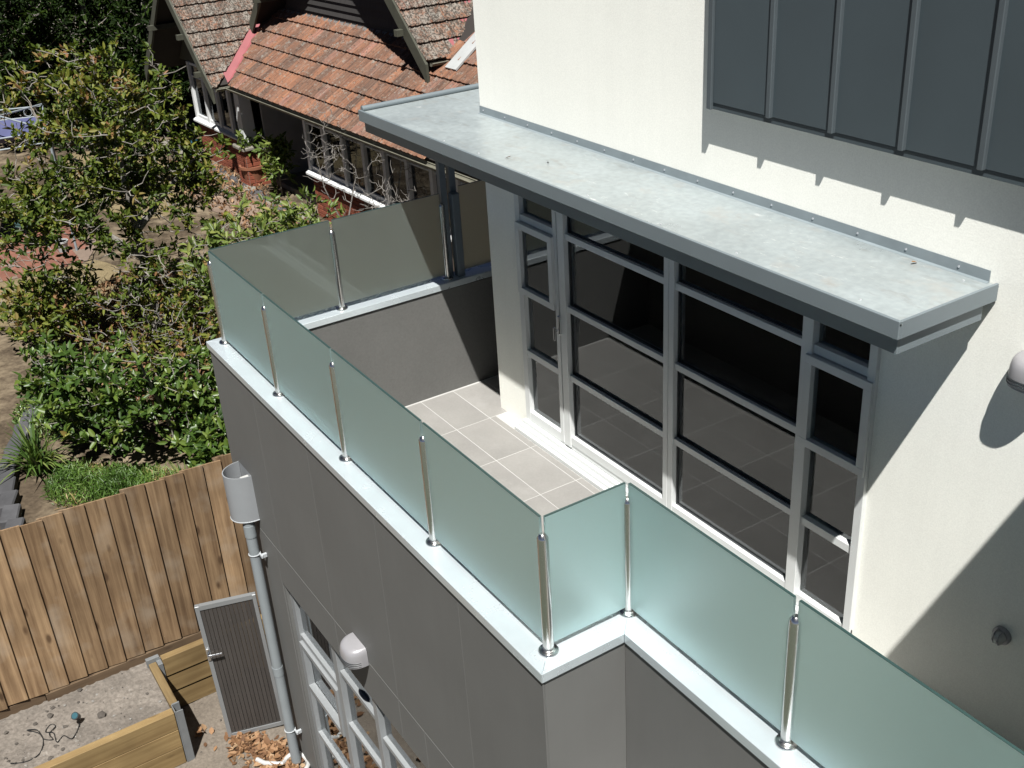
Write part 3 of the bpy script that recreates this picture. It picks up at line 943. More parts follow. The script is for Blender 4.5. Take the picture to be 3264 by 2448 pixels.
# clods and pale rubble on the soil
def pebbles(name, n, box_, zf, r0, r1, mat, seed):
    r = np.random.default_rng(seed)
    mb = MB()
    for _ in range(n):
        x = r.uniform(box_[0], box_[1]); y_ = r.uniform(box_[2], box_[3]); s_ = r0 + (r1 - r0) * r.random() ** 3
        res = bmesh.ops.create_icosphere(mb.b, subdivisions=1, radius=s_)
        for v in res['verts']:
            v.co = Vector((v.co.x * r.uniform(.8, 1.5), v.co.y * r.uniform(.8, 1.5), v.co.z * .55)) * r.uniform(.75, 1.2) + Vector((x, y_, zf + s_ * .15))
    return part(name, mb, mat, kind='stuff', label=None)
o = pebbles('rubble', 110, (-.95, -.25, -2.6, -.83), -3.148, .004, .013, 'rubble', 3); o['label'] = 'pale mortar crumbs scattered over the raised bed soil'; o['category'] = 'rubble'
o = pebbles('soil_clods', 80, (-.95, -.25, -2.7, -.83), -3.146, .004, .022, 'clod', 4); o['label'] = 'dark soil clods scattered over the raised bed'; o['category'] = 'soil'
o = pebbles('yard_pebbles', 90, (-.78, .6, -1.6, -.05), G2 + .002, .003, .010, 'clod', 8); o['label'] = 'small dark pebbles on the bare yard earth'; o['category'] = 'pebbles'
for (x, y_, s_, lab) in ((-.526, -1.286, .034, 'larger dark earth lump beside the garden spotlight'), (-.77, -1.638, .024, 'smaller dark earth lump nearer the fence in the raised bed')):
    mb = MB()
    bmesh.ops.create_icosphere(mb.b, subdivisions=2, radius=s_)
    for v in mb.b.verts:
        v.co = Vector((v.co.x * 1.3, v.co.y * 1.0, v.co.z * .6)) * (1 + .22 * math.sin(v.co.x * 170 + v.co.y * 90) * math.cos(v.co.z * 120))
    o = part('earth_lump', mb, 'clod', None, True, label=lab, cat='earth lump'); o.location = (x, y_, -3.14)

# garden spotlight and its cable
sp = thing('garden_spotlight', 'small black garden spotlight standing in the raised bed soil', 'spotlight', (-.535, -1.465, -3.15))
part('spike', MB().tube([(0, 0, -.02), (0, 0, .05)], .006, 8), 'black_plastic', sp)
hd2 = MB().lathe([(.016, -.035), (.026, -.02), (.030, .02), (.032, .035)], 0, 0, 18)
h_ = part('head', hd2, 'black_plastic', sp, True); h_.location = (0, 0, .085); h_.rotation_euler = (math.radians(22), math.radians(28), 0)
ls = part('lens', MB().lathe([(.026, .0355), (.024, .039), (.010, .041)], 0, 0, 18), 'lens', h_, True)
def wire(name, pts, r, mat, label, cat, z):
    # smooth the polyline
    P = [Vector((a, b, z)) for a, b in pts]
    out = []
    for i in range(len(P) - 1):
        p0, p1, p2, p3 = P[max(i - 1, 0)], P[i], P[i + 1], P[min(i + 2, len(P) - 1)]
        for k in range(8):
            t_ = k / 8
            out.append(.5 * ((2 * p1) + (-p0 + p2) * t_ + (2 * p0 - 5 * p1 + 4 * p2 - p3) * t_ * t_ + (-p0 + 3 * p1 - 3 * p2 + p3) * t_ ** 3))
    return part(name, MB().tube(out, r, 6), mat, None, True, label=label, cat=cat)
wire('cable', [(-.53, -1.46), (-.47, -1.49), (-.42, -1.525), (-.40, -1.56), (-.47, -1.60), (-.43, -1.66), (-.55, -1.66), (-.60, -1.71), (-.66, -1.66), (-.62, -1.63), (-.56, -1.69), (-.48, -1.68), (-.53, -1.74), (-.66, -1.76), (-.71, -1.83), (-.62, -1.76), (-.52, -1.745), (-.40, -1.79), (-.36, -1.86), (-.37, -1.94), (-.42, -2.02)], .0042, 'black_plastic', 'black cable coiled on the raised bed soil', 'cable', -3.138)

# ------------------------------------------------------------------ gate
GA = thing('gate', 'dark grooved board gate in a pale aluminium frame, standing open', 'gate', (-.206, -.417, G2), math.atan2(.033 + .417, -.061 + .206))
gw, gh = .475, 1.398
gf = MB()
gf.box(0, .034, -.02, .02, .012, gh, .002); gf.box(gw - .03, gw, -.02, .02, .012, gh, .002)
gf.box(.034, gw - .03, -.0195, .0195, .012, .050); gf.box(.034, gw - .03, -.0195, .0195, gh - .040, gh)
gfo = part('frame', gf, 'gate_frame', GA)
GA.rotation_euler = (0, math.radians(-1.2), GA.rotation_euler[2])
nb = 13
for i in range(nb):
    a = .034 + (gw - .064) * i / nb; b = .034 + (gw - .064) * (i + 1) / nb
    bpart('board', GA, 'gate_board', a + .0012, b - .0012, -.012, .010, .050, gh - .040, .0015)
hn = MB().box(.004, .026, -.030, -.019, .86, .98, .002).tube([(.015, -.028, .93), (.015, -.055, .93), (.03, -.058, .93), (.12, -.056, .928)], .008, 8)
part('handle', hn, 'chrome', GA)
# ------------------------------------------------------------------ neighbour's house (local frame: x along the eave, y into the house)
NHO = Vector((-13.9, 5.0, -3.4))
NH = thing('brick_bungalow', 'old red brick bungalow with gabled terracotta tile roof and white window frames', 'house', NHO, math.radians(2.5))
TG, TM = math.tan(math.radians(46)), math.tan(math.radians(36))
HE = 2.25
def np_(name, mb, mat, parent=None, smooth=False, **kw):
    return part(name, mb, mat, parent or NH, smooth, **kw)
def nb_(name, mat, x0, x1, y0, y1, z0, z1, parent=None, bev=.003):
    return bpart(name, parent or NH, mat, x0, x1, y0, y1, z0, z1, bev)
BZ = .18   # ground in this frame

# walls
bw = MB()
bw.box(-2.95, -.02, .30, .52, BZ, .98)
bw.box(-2.95, -2.75, .52, 6.0, BZ, 2.3)
bw.box(2.58, 8.5, .30, .5, BZ, .98)
BWALL = np_('brick_wall', bw, 'mortar')
bk = MB().box(-.112, .112, -.012, .05, -.036, .036, .004).mesh('brick')
bk.materials.append(M['brick'])
bkh = MB().box(-.053, .053, -.012, .05, -.036, .036, .004).mesh('brick_half')
bkh.materials.append(M['brick'])
def brick_face(p0, dx, length, zb, zt, rot, parent):
    k = 0
    z = zb + .045
    while z < zt - .03:
        off = .118 if k % 2 else 0.
        s_ = -off
        while s_ < length - .05:
            a, b = max(s_, 0), min(s_ + .236, length)
            if b - a > .19:
                me, c = bk, (a + b) / 2
            elif b - a > .09:
                me, c = bkh, (a + b) / 2
            else:
                s_ += .236; continue
            o = link('brick', me, None, parent)
            o.location = (p0[0] + dx[0] * c, p0[1] + dx[1] * c, z)
            o.rotation_euler = (rng.uniform(-.01, .01), 0, rot + rng.uniform(-.01, .01))
            s_ += .236
        z += .084
        k += 1
brick_face((-2.95, .302), (1, 0), 2.50, BZ, .95, 0, BWALL)
brick_face((2.60, .302), (1, 0), 1.9, BZ, .95, 0, BWALL)
PIER = np_('pier', MB().box(-.44, .04, .075, .50, BZ, .93), 'mortar')
brick_face((-.44, .077), (1, 0), .48, BZ, .93, 0, PIER)
brick_face((.038, .075), (0, 1), .43, BZ, .93, math.pi / 2, PIER)
np_('pier_cap', MB().box(-.50, .10, .02, .55, .93, 1.0, .015), 'cement', PIER)
pp = MB()
for za, zb_, wa, wb in ((1.0, 1.08, .15, .15), (1.08, 2.24, .13, .11)):
    pts = []
    for z, w in ((za, wa), (zb_, wb)):
        pts.append([(-.20 - w, .285 - w, z), (-.20 + w, .285 - w, z), (-.20 + w, .285 + w, z), (-.20 - w, .285 + w, z)])
    a = [pp.b.verts.new(p) for p in pts[0]]; b = [pp.b.verts.new(p) for p in pts[1]]
    pp.b.faces.new(a[::-1]); pp.b.faces.new(b)
    for i in range(4):
        pp.b.faces.new((a[i], a[(i + 1) % 4], b[(i + 1) % 4], b[i]))
np_('porch_post', pp, 'white_paint')
inner = MB()
inner.box(-2.9, 8.5, 2.6, 2.7, BZ, 2.3)
inner.box(.0, .06, .54, 2.6, BZ, 2.3)
inner.box(2.50, 2.56, .54, 2.6, BZ, 2.3)
np_('inner_wall', inner, 'room_dark')
np_('porch_floor', MB().box(.06, 2.5, .55, 2.6, BZ, BZ + .12), 'cement')

# windows of the bay and of the sun room
def casements(xs, z0, z1, bar, yf=.315):
    for a, b in zip(xs, xs[1:]):
        f = MB()
        w = .042
        f.box(a + .008, a + w, yf - .03, yf + .03, z0, z1); f.box(b - w, b - .008, yf - .03, yf + .03, z0, z1)
        f.box(a + w, b - w, yf - .0295, yf + .0295, z0, z0 + .07); f.box(a + w, b - w, yf - .0295, yf + .0295, z1 - .05, z1)
        f.box(a + w, b - w, yf - .02, yf + .02, bar - .015, bar + .015)
        wnd = np_('window', f, 'white_paint')
        np_('pane', MB().box(a + w, b - w, yf + .004, yf + .008, z0 + .07, bar - .015), 'pane_dark', wnd)
        np_('pane', MB().box(a + w, b - w, yf + .004, yf + .008, bar + .015, z1 - .05), 'pane_dark', wnd)
bx = [-2.93, -2.22, -1.55, -.92, -.36]
casements(bx, 1.07, 2.24, 1.95)
for x in bx:
    nb_('window_post', 'white_paint', x - .05, x + .05, .262, .36, 1.07, 2.25)
np_('window_sill', MB().xprism([(.20, 1.0), (.34, 1.0), (.34, 1.07), (.26, 1.07), (.20, 1.035)], -2.99, -.46), 'white_paint')
sx = [2.60, 3.29, 4.01, 4.735, 5.42, 6.14, 6.86, 7.58, 8.3]
casements(sx, 1.06, 2.22, 1.9)
for x in sx:
    nb_('window_post', 'white_paint', x - .045, x + .045, .255, .36, 1.06, 2.24)
np_('window_sill', MB().xprism([(.19, .985), (.34, .985), (.34, 1.06), (.27, 1.06), (.19, 1.02)], 2.55, 8.4), 'white_paint')
for x in (3.0, 5.0):
    nb_('curtain', 'curtain', x - .26, x + .16, .46, .48, 1.0, 2.2)

# roof planes -----------------------------------------------------------
ridgeL = -1.80
zL = HE - ridgeL * TG
yVal = -ridgeL * TG / TM      # where the valley reaches the ridge
def zM(y): return HE + y * TM
mr = MB()
mr.slab([(0, 0, HE), (9, 0, HE), (9, 3.6, zM(3.6)), (ridgeL, 3.6, zM(3.6)), (ridgeL, yVal, zL)], .07)
ROOF_M = np_('roof', mr, 'roof_under', label='lower tiled roof slope above the verandah')
lr = MB()
lr.slab([(0, -.34, HE), (0, 0, HE), (ridgeL, yVal, zL), (ridgeL, -.34, zL)], .07)
lr.slab([(ridgeL, -.34, zL), (ridgeL, 5.0, zL), (-3.75, 5.0, zL - (ridgeL + 3.75) * TG), (-3.75, -.34, zL - (ridgeL + 3.75) * TG)], .07)
ROOF_L = np_('roof', lr, 'roof_under', label='lichen covered roof of the left gable')
GVY, GWY = .95, 1.49
ex, ez = 5.80, 3.285          # east eave of the middle gable
rX = 2.60
rZ = ez + (ex - rX) * TG
mg = MB()
mg.slab([(ex, GVY, ez), (ex, 1.60, ez), (rX, 6.5, rZ), (rX, GVY, rZ)], .07)
mg.slab([(rX, GVY, rZ), (rX, 6.5, rZ), (-.70, 6.5, rZ - (rX + .70) * TG), (-.70, GVY, rZ - (rX + .70) * TG)], .07)
ROOF_G = np_('roof', mg, 'roof_under', label='lichen covered roof of the middle gable')
np_('ridge_cap', MB().tube([(ridgeL, -.36, zL + .0), (ridgeL, 5, zL + .0)], .09, 10), 'tile_old', ROOF_L, True)

TW = .222
def tile_mesh(exp):
    mb = MB()
    prof = [(0, .014), (.018, .030), (.045, .012), (.09, .006), (.112, .016), (.135, .006), (.180, .008), (.203, .020), (.2215, .014)]
    Lg = exp + .05
    a = [mb.b.verts.new((x, 0, z * 1.35 + .034)) for x, z in prof]
    b = [mb.b.verts.new((x, Lg, z - .004)) for x, z in prof]
    c = [mb.b.verts.new((x, .004, z - .004)) for x, z in prof]
    for i in range(len(prof) - 1):
        mb.b.faces.new((a[i], a[i + 1], b[i + 1], b[i]))
        mb.b.faces.new((c[i], c[i + 1], a[i + 1], a[i]))
    return mb
EXM, EXG = .340, .312
tm_main = tile_mesh(EXM).mesh('tile'); tm_main.materials.append(M['tile'])
tm_gab = tile_mesh(EXG).mesh('tile'); tm_gab.materials.append(M['tile_old'])
CAMW = Vector((7.165, -1.8582, 3.1671))
NHM = Matrix.Translation(NHO) @ Matrix.Rotation(math.radians(2.5), 4, 'Z')
tiles = []
def frame(origin, ux, uy):
    ux, uy = Vector(ux).normalized(), Vector(uy).normalized()
    uz = ux.cross(uy).normalized()
    return Matrix(((ux.x, uy.x, uz.x, origin[0]), (ux.y, uy.y, uz.y, origin[1]), (ux.z, uy.z, uz.z, origin[2]), (0, 0, 0, 1)))
def lay(roof, origin, ux, uy, n_across, n_up, exp, me, mat, keep, clip=None, skip=0., start=0.):
    F = frame(origin, ux, uy)
    for j in range(n_up):
        for i in range(n_across):
            x, y = start + i * TW, j * exp
            ctr = F @ Vector((x + TW / 2, y + exp / 2, 0))
            st = keep(ctr)
            if not st:
                continue
            R = F @ Matrix.Translation((x, y, rng.uniform(-.002, .003))) @ Matrix.Rotation(rng.uniform(-.012, .012), 4, 'Z') @ Matrix.Rotation(rng.uniform(-.008, .008), 4, 'X')
            m2 = me
            if clip is not None and st == 2:
                mb = tile_mesh(exp)
                Ri = R.inverted()
                co, no = clip
                bmesh.ops.bisect_plane(mb.b, geom=mb.b.verts[:] + mb.b.edges[:] + mb.b.faces[:], plane_co=Ri @ Vector(co), plane_no=(Ri.to_3x3() @ Vector(no)), clear_outer=True)
                if not mb.b.faces:
                    continue
                m2 = mb.mesh('tile'); m2.materials.append(M[mat])
            tiles.append(((NHM @ ctr - CAMW).length, roof, R, m2, mat))
# main slope; the valley runs along x = -y*TM/TG
vdir = Vector((-TM / TG, 1, TM)).normalized()
vn = Vector((-1, -TM / TG, 0)).normalized()      # points to the left of the valley line in plan
def keep_main(c):
    dv = (c.x + c.y * TM / TG - .075)
    if dv < -.16: return 0
    if c.y > GWY + .02 and -.75 < c.x < ex + .12 + .3 * (c.y - GWY): return 0
    if c.y > 2.7 or c.x > 7.3: return 0
    return 2 if dv < .25 else 1
lay(ROOF_M, (-2.0, -.06, HE - .06 * TM + .02), (1, 0, 0), (0, 1, TM), 43, 7, EXM, tm_main, 'tile', keep_main, ((.11, 0, 0), vn))
def keep_left(c):
    dv = -(c.x + c.y * TM / TG) - .075
    if dv < -.16 or c.y < -.40: return 0
    if c.x < ridgeL + .1 or c.y > 2.6: return 0
    return 2 if dv < .3 else 1
lay(ROOF_L, (.05, -.36, HE - .05 * TG + .02), (0, 1, 0), (-1, 0, TG), 14, 8, EXG, tm_gab, 'tile_old', keep_left, ((-.11, 0, 0), -vn))
def keep_gab(c):
    return 1 if c.y < 3.2 and c.y < 1.68 + (ex - c.x) * 1.3 else 0
lay(ROOF_G, (ex + .05, GVY - .02, ez - .05 * TG + .02), (0, 1, 0), (-1, 0, TG), 11, 8, EXG, tm_gab, 'tile_old', keep_gab)
tiles.sort(key=lambda t_: t_[0])
rest = {}
for k, (d_, roof, R, me, mat) in enumerate(tiles):
    if k < 300:
        o = link('tile', me, None, roof)
        o.matrix_local = R
    else:
        b = rest.setdefault(roof.name, (roof, bmesh.new(), mat))[1]
        n0 = len(b.verts)
        b.from_mesh(me)
        b.verts.ensure_lookup_table()
        for v in b.verts[n0:]:
            v.co = R @ v.co
for roof, b, mat in rest.values():
    me = bpy.data.meshes.new('tiles'); b.to_mesh(me); b.free()
    link('tiles', me, mat, roof, kind='stuff')

# valley flashings
def valley(p0, p1, off, w, name='valley_flashing'):
    a, b = Vector(p0), Vector(p1)
    d = (b - a).normalized()
    l_ = Vector((-1, 0, TG)).normalized() * w    # up the gable slope
    r_ = Vector((0, 1, TM)).normalized() * w     # up the main slope
    up = Vector((0, 0, off))
    return np_(name, MB().poly([a + up + l_, a + up, b + up, b + up + l_]).poly([a + up, a + up + r_, b + up + r_, b + up]), 'pink_flashing')
valley((.02, -.02, HE), (-1.35, 1.35 * TG / TM, HE + 1.35 * TG), .026, .22)
valley((ex + .02, (ez - HE) / TM + .06, ez), (ex - 1.0, (ez - HE) / TM + .06 + TG / TM, ez + TG), .03, .22)

# gable faces
gl = MB()
gl.slab([(-.20, .30, HE), (ridgeL, .30, zL - .10), (-3.45, .30, HE)], .05)
np_('gable_wall', gl, 'barge')
gwz = zM(GWY)
GWALL = np_('gable_wall', MB().slab([(5.55, GWY + .03, gwz), (rX, GWY + .03, rZ - .12), (-.35, GWY + .03, gwz)], .05), 'shingle')
z = gwz
k = 0
while z < rZ - .5:
    f0 = (z - gwz) / (rZ - .12 - gwz)
    xa, xb = -.35 + (rX + .35) * f0 + .06, 5.55 - (5.55 - rX) * f0 - .06
    o = np_('shingle_course', MB().xprism([(GWY - .022, z), (GWY - .001, z), (GWY + .026, z + .135), (GWY + .014, z + .135)], xa, xb), 'shingle', GWALL)
    z += .128
    k += 1
np_('flashing', MB().slab([(-.35, GWY - .10, zM(GWY - .10) + .045), (5.5, GWY - .10, zM(GWY - .10) + .045), (5.5, GWY + .0, zM(GWY) + .06), (-.35, GWY + .0, zM(GWY) + .06)], .006), 'lead')
np_('soffit', MB().slab([(.1, .02, HE - .06), (.1, .6, HE - .06), (9, .6, HE - .06), (9, .02, HE - .06)], .02), 'barge')
# barge boards with tails
def barge(p0, p1, y, h=.19, th=.045, tail=.0):
    d = (Vector(p1) - Vector(p0)).normalized()
    up = Vector((0, 0, 1))
    a, b = Vector((p0[0], y, p0[1])), Vector((p1[0], y, p1[1]))
    b = b + (b - a).normalized() * tail
    m = MB()
    m.yprism([(a.x, a.z + .03), (b.x, b.z + .03), (b.x + (.02 if b.x > a.x else -.02), b.z - h * 1.35), (b.x - (.10 if b.x > a.x else -.10), b.z - h * .75 + .03), (a.x, a.z - h)], y - th, y)
    return np_('barge_board', m, 'barge')
barge((ridgeL, zL), (.02, HE), -.345, tail=.06)
barge((ridgeL, zL), (-3.75, zL - (ridgeL + 3.75) * TG), -.345, tail=.06)
barge((rX, rZ), (ex + .02, ez), GVY - .005, h=.24, tail=.12)
barge((rX, rZ), (-.70, rZ - (rX + .70) * TG), GVY - .005, h=.20, tail=.05)
for x, zz_, y in ((5.27, ez + (ex - 5.27) * TG - .20, GVY - .16), (-.09, rZ - (rX + .09) * TG - .16, GVY - .16), (-.98, HE + .98 * TG - .2, -.50), (-.36, HE + .36 * TG - .18, -.50), (-2.62, zL - (2.62 - 1.8) * TG - .2, -.50)):
    nb_('beam_end', 'barge', x - .05, x + .05, y, y + .7, zz_ - .05, zz_ + .05)
# gutters: half round
def gutter(p0, p1, r=.055):
    a, b = Vector(p0), Vector(p1)
    d = (b - a).normalized(); s_ = d.cross(Vector((0, 0, 1))).normalized()
    m = MB(); n = 9
    A, B = [], []
    for i in range(n + 1):
        an = math.pi * i / n
        o = s_ * math.cos(an) * r - Vector((0, 0, 1)) * math.sin(an) * r
        A.append(m.b.verts.new(a + o)); B.append(m.b.verts.new(b + o))
    for i in range(n):
        m.b.faces.new((A[i], A[i + 1], B[i + 1], B[i]))
    m.b.faces.new(A); m.b.faces.new(B)
    for q in (A[0], A[-1]):
        pass
    m.tube([a + s_ * r, b + s_ * r], .009, 6).tube([a - s_ * r, b - s_ * r], .009, 6)
    return np_('gutter', m, 'gutter')
gutter((.03, -.075, HE - .045), (9, -.075, HE - .045))
gutter((.075, -.30, HE - .045), (.075, -.02, HE - .045), .05)
gutter((ex + .075, GVY + .06, ez - .06), (ex + .075, 1.55, ez - .06), .05)
np_('roof_light', MB().slab([(6.06, 1.14, zM(1.14) + .10), (6.36, 1.14, zM(1.14) + .10), (6.36, 1.75, zM(1.75) + .10), (6.06, 1.75, zM(1.75) + .10)], .03), 'white_glaze')
np_('roof_light', MB().slab([(-.72, 1.50, zM(1.5) + .075), (-.56, 1.50, zM(1.5) + .075), (-.56, 1.95, zM(1.95) + .075), (-.72, 1.95, zM(1.95) + .075)], .03), 'white_glaze')

# ------------------------------------------------------------------ garden surfaces
def blob(cx, cy, rx, ry, n=40, j=.08, seed=0):
    r = random.Random(seed)
    ph = [r.uniform(0, 6.28) for _ in range(4)]
    return [(cx + rx * math.cos(a) * (1 + j * math.sin(3 * a + ph[0]) + j * .6 * math.sin(5 * a + ph[1])), cy + ry * math.sin(a) * (1 + j * math.sin(2 * a + ph[2]))) for a in [2 * math.pi * i / n for i in range(n)]]
def flat(name, pts, z, mat):
    me = bpy.data.meshes.new(name)
    me.from_pydata([(x, y, z) for x, y in pts], [], [list(range(len(pts)))])
    return link(name, me, mat, None, kind='structure')
flat('lawn', blob(-11.0, .3, 1.5, 1.3, seed=1), G1 + .004, 'dry_lawn')
flat('lawn_circle', blob(-8.7, .65, 1.0, .62, j=.02, seed=2), G1 + .008, 'dry_lawn')
flat('lawn_strip', blob(-16.5, 3.2, 3.0, 1.2, seed=3), G1 + .004, 'dry_lawn')
# brick paved terrace: pavers laid one by one
pv = MB().box(-.112, .112, -.053, .053, 0, .05, .004).mesh('paver'); pv.materials.append(M['paver'])
pvp = MB().box(-.20, .20, -.14, .14, 0, .05, .008).mesh('paver'); pvp.materials.append(M['paver_pale'])
terr = flat('terrace', [(-14.2, -.9), (-11.75, -.9), (-11.75, 1.35), (-12.6, 1.75), (-14.2, 1.75)], G1 + .012, 'mortar')
cnt = 0
yy = -.30
row = 0
while yy < 1.7:
    xx = -14.1 + (.118 if row % 2 else 0)
    while xx < -11.85 and cnt < 230:
        if yy < 1.35 or xx < -12.5:
            o = link('paver', pv, None, terr); o.location = (xx, yy, G1 - .034 + rng.uniform(0, .004)); o.rotation_euler = (0, 0, rng.uniform(-.02, .02)); cnt += 1
        xx += .236
    yy += .118
    row += 1
path = flat('path', [(-19.0, 4.6), (-9.5, 4.9), (-9.5, 5.35), (-19.0, 5.1)], G1 + .010, 'garden_soil')
for i in range(24):
    x = -18.6 + i * .40 + rng.uniform(-.05, .05)
    me_ = MB().box(-.19, .19, -.13, .13, 0, .05, .012).mesh('paver'); me_.materials.append(M['bluestone' if i % 3 else 'cement'])
    o = link('paver', me_, None, path); o.location = (x, 5.0 + rng.uniform(-.04, .04) + (x + 14) * .03, G1 - .025 + rng.uniform(0, .008)); o.rotation_euler = (0, 0, rng.uniform(-.1, .1))
for i in range(34):
    o = link('paver', pvp, None, path); o.location = (rng.uniform(-14.2, -10.5), rng.uniform(4.1, 5.0), G1 - .03 + rng.uniform(0, .006)); o.rotation_euler = (0, 0, rng.uniform(-.5, .5))
# bluestone edging near the fence
edge = thing('stone_edging', 'grey bluestone edging blocks curving beside the strappy plant', 'stone edging', (-5, -.9, G1))
for i in range(11):
    a = i / 10
    p = Vector((-6.9 + 3.1 * a, -.35 - .95 * a - .25 * math.sin(a * 3), G1))
    m_b = MB().box(-.17, .17, -.09, .09, -.02, .12, .015)
    o = part('stone', m_b, 'bluestone', edge); o.location = p - Vector((-5, -.9, G1)); o.rotation_euler = (rng.uniform(-.05, .05), 0, -.35 + rng.uniform(-.12, .12))

# ------------------------------------------------------------------ foliage
def leaf_mesh(name, base, dirs, nor, ln, wd, var, droop=.0, fold=.25):
    n = len(base)
    d = dirs / np.linalg.norm(dirs, axis=1, keepdims=True)
    s = np.cross(d, nor); s /= np.linalg.norm(s, axis=1, keepdims=True) + 1e-9
    u = np.cross(s, d)
    ln = ln[:, None]; wd = wd[:, None]
    V_ = np.empty((n, 6, 3))
    V_[:, 0] = base
    V_[:, 1] = base + d * ln * .35 + s * wd * .5 + u * wd * fold
    V_[:, 2] = base + d * ln * .70 + s * wd * .42 + u * (wd * fold * .8 - ln * droop * .5)
    V_[:, 3] = base + d * ln - u * ln * droop
    V_[:, 4] = base + d * ln * .70 - s * wd * .42 + u * (wd * fold * .8 - ln * droop * .5)
    V_[:, 5] = base + d * ln * .35 - s * wd * .5 + u * wd * fold
    me = bpy.data.meshes.new(name)
    me.vertices.add(n * 6); me.vertices.foreach_set('co', V_.reshape(-1))
    idx = (np.arange(n) * 6)[:, None] + np.array([0, 1, 2, 3, 0, 3, 4, 5])[None]
    me.loops.add(n * 8); me.loops.foreach_set('vertex_index', idx.reshape(-1).astype(np.int32))
    me.polygons.add(n * 2)
    me.polygons.foreach_set('loop_start', (np.arange(n * 2) * 4).astype(np.int32))
    me.polygons.foreach_set('loop_total', np.full(n * 2, 4, np.int32))
    at = me.attributes.new('leafvar', 'FLOAT', 'FACE')
    at.data.foreach_set('value', np.repeat(var, 2).astype(np.float32))
    me.update(); me.validate()
    return me

def rand_dirs(n, r, up=.3):
    v = r.standard_normal((n, 3)); v /= np.linalg.norm(v, axis=1, keepdims=True)
    v[:, 2] += up
    return v / np.linalg.norm(v, axis=1, keepdims=True)

def grow(trunk, ends, seed, r0=.05, rt=.006, wob=.12):
    """connect crown end points to the nearest branch node; returns tubes [(pts, radii)] and end directions"""
    r = random.Random(seed)
    nodes = [Vector(p) for p in trunk]
    rads = [r0 * (1 - .75 * i / max(1, len(trunk) - 1)) for i in range(len(trunk))]
    tubes = [([Vector(p) for p in trunk], list(rads))]
    # denser trunk nodes
    N, Rr = [], []
    for a, b, ra, rb_ in zip(nodes, nodes[1:], rads, rads[1:]):
        for k in range(6):
            N.append(a.lerp(b, k / 6)); Rr.append(ra + (rb_ - ra) * k / 6)
    N.append(nodes[-1]); Rr.append(rads[-1])
    arr = np.array([tuple(v) for v in N]); rarr = list(Rr)
    t0 = np.array([tuple(v) for v in N])
    ends = [Vector(e) for e in ends]
    ends.sort(key=lambda e: float(np.min(np.linalg.norm(t0 - np.array(e), axis=1))))
    dirs = []
    for e in ends:
        ea = np.array(e)
        dd = np.linalg.norm(arr - ea, axis=1) + .9 * np.maximum(0, arr[:, 2] - ea[2] + .05)
        i = int(np.argmin(dd))
        a = Vector(arr[i]); ra = max(rt, min(rarr[i] * .7, rt + .02 * (e - a).length))
        n = 4 if (e - a).length > .3 else 3
        pts = [a]
        for k in range(1, n):
            f = k / n
            p = a.lerp(e, f) + Vector((r.gauss(0, wob), r.gauss(0, wob), r.gauss(0, wob * .6) - .10 * math.sin(f * 3.1))) * (e - a).length * .5
            pts.append(p)
        pts.append(e)
        rr = [ra + (rt * .5 - ra) * k / n for k in range(n + 1)]
        tubes.append((pts, rr))
        arr = np.vstack([arr] + [np.array(p)[None] for p in pts[1:-1]])
        rarr += rr[1:-1]
        dirs.append((e, (e - pts[-2]).normalized()))
    return tubes, dirs

def ellipsoid_points(n, c, rad, r, bias=.55, zmin=None, lumps=5):
    """points in a lumpy ellipsoid, mostly near its surface"""
    ld = rand_dirs(lumps, r, .2)
    out = []
    while len(out) < n:
        d = r.standard_normal(3); d /= np.linalg.norm(d)
        l_ = 1 + .22 * float(np.max(ld @ d)) ** 3 - .18 * float(np.max((-ld[::2]) @ d)) ** 4
        q = r.random() ** bias * l_
        p = np.array(c) + d * np.array(rad) * q
        if zmin is not None and p[2] < zmin:
            continue
        out.append(p)
    return out

def plant(name, label, cat, base, trunks, ends, leafmat, seed, leaf=(.12, .045), per=7, r0=.05, rt=.006, barkmat='bark', up=.5, spread=.05, group=None, bare=0., tubeseg=5, droop=.12, along=0, varshift=None, trunkname='trunk', wob=.12):
    r = np.random.default_rng(seed)
    t = thing(name, label, cat, base, 0, group)
    bo = Vector(base)
    alld = []
    groups = [[] for _ in trunks]
    T0 = [np.array([tuple(p) for p in tr]) for tr in trunks]
    for e in ends:
        groups[int(np.argmin([np.min(np.linalg.norm(q - np.array(e), axis=1)) for q in T0]))].append(e)
    for tr, ge, k in zip(trunks, groups, range(99)):
        tb = MB()
        tubes, dirs = grow(tr, ge, seed + k, r0 * (1 if tr[0][2] < -3.1 else .6), rt, wob)
        for pts, rr in tubes:
            tb.tube([p - bo for p in pts], rr, tubeseg if rr[0] < .02 else 8, False)
        alld += dirs
        part(trunkname if tr[0][2] < -3.1 else 'limb', tb, barkmat, t, True)
    keep = [d for d in alld if r.random() >= bare]
    if keep and per:
        E_ = np.array([tuple(p) for p, _ in keep]); D_ = np.array([tuple(d) for _, d in keep])
        n = len(E_) * per
        b = np.repeat(E_, per, 0); dd = np.repeat(D_, per, 0)
        off = r.standard_normal((n, 3))
        dirs = dd * .45 + off / np.linalg.norm(off, axis=1, keepdims=True) * .9 + np.array([0, 0, up * .6])
        dirs /= np.linalg.norm(dirs, axis=1, keepdims=True)
        b = b - dd * r.random((n, 1)) * spread * 2 + r.standard_normal((n, 3)) * spread * .35
        nor = r.standard_normal((n, 3)) * .5 + np.array([.15, -.1, 1.0])
        ln = leaf[0] * r.uniform(.6, 1.2, n); wd = leaf[1] * r.uniform(.75, 1.2, n)
        clump = np.repeat(r.random(len(E_)), per)
        var = np.clip(.55 * clump + .45 * r.random(n), 0, 1)
        if varshift is not None:
            var = np.clip(var + varshift(b), 0, 1)
        link('crown', leaf_mesh('crown', b - np.array(bo), dirs, nor, ln, wd, var, droop), leafmat, t)
    return t

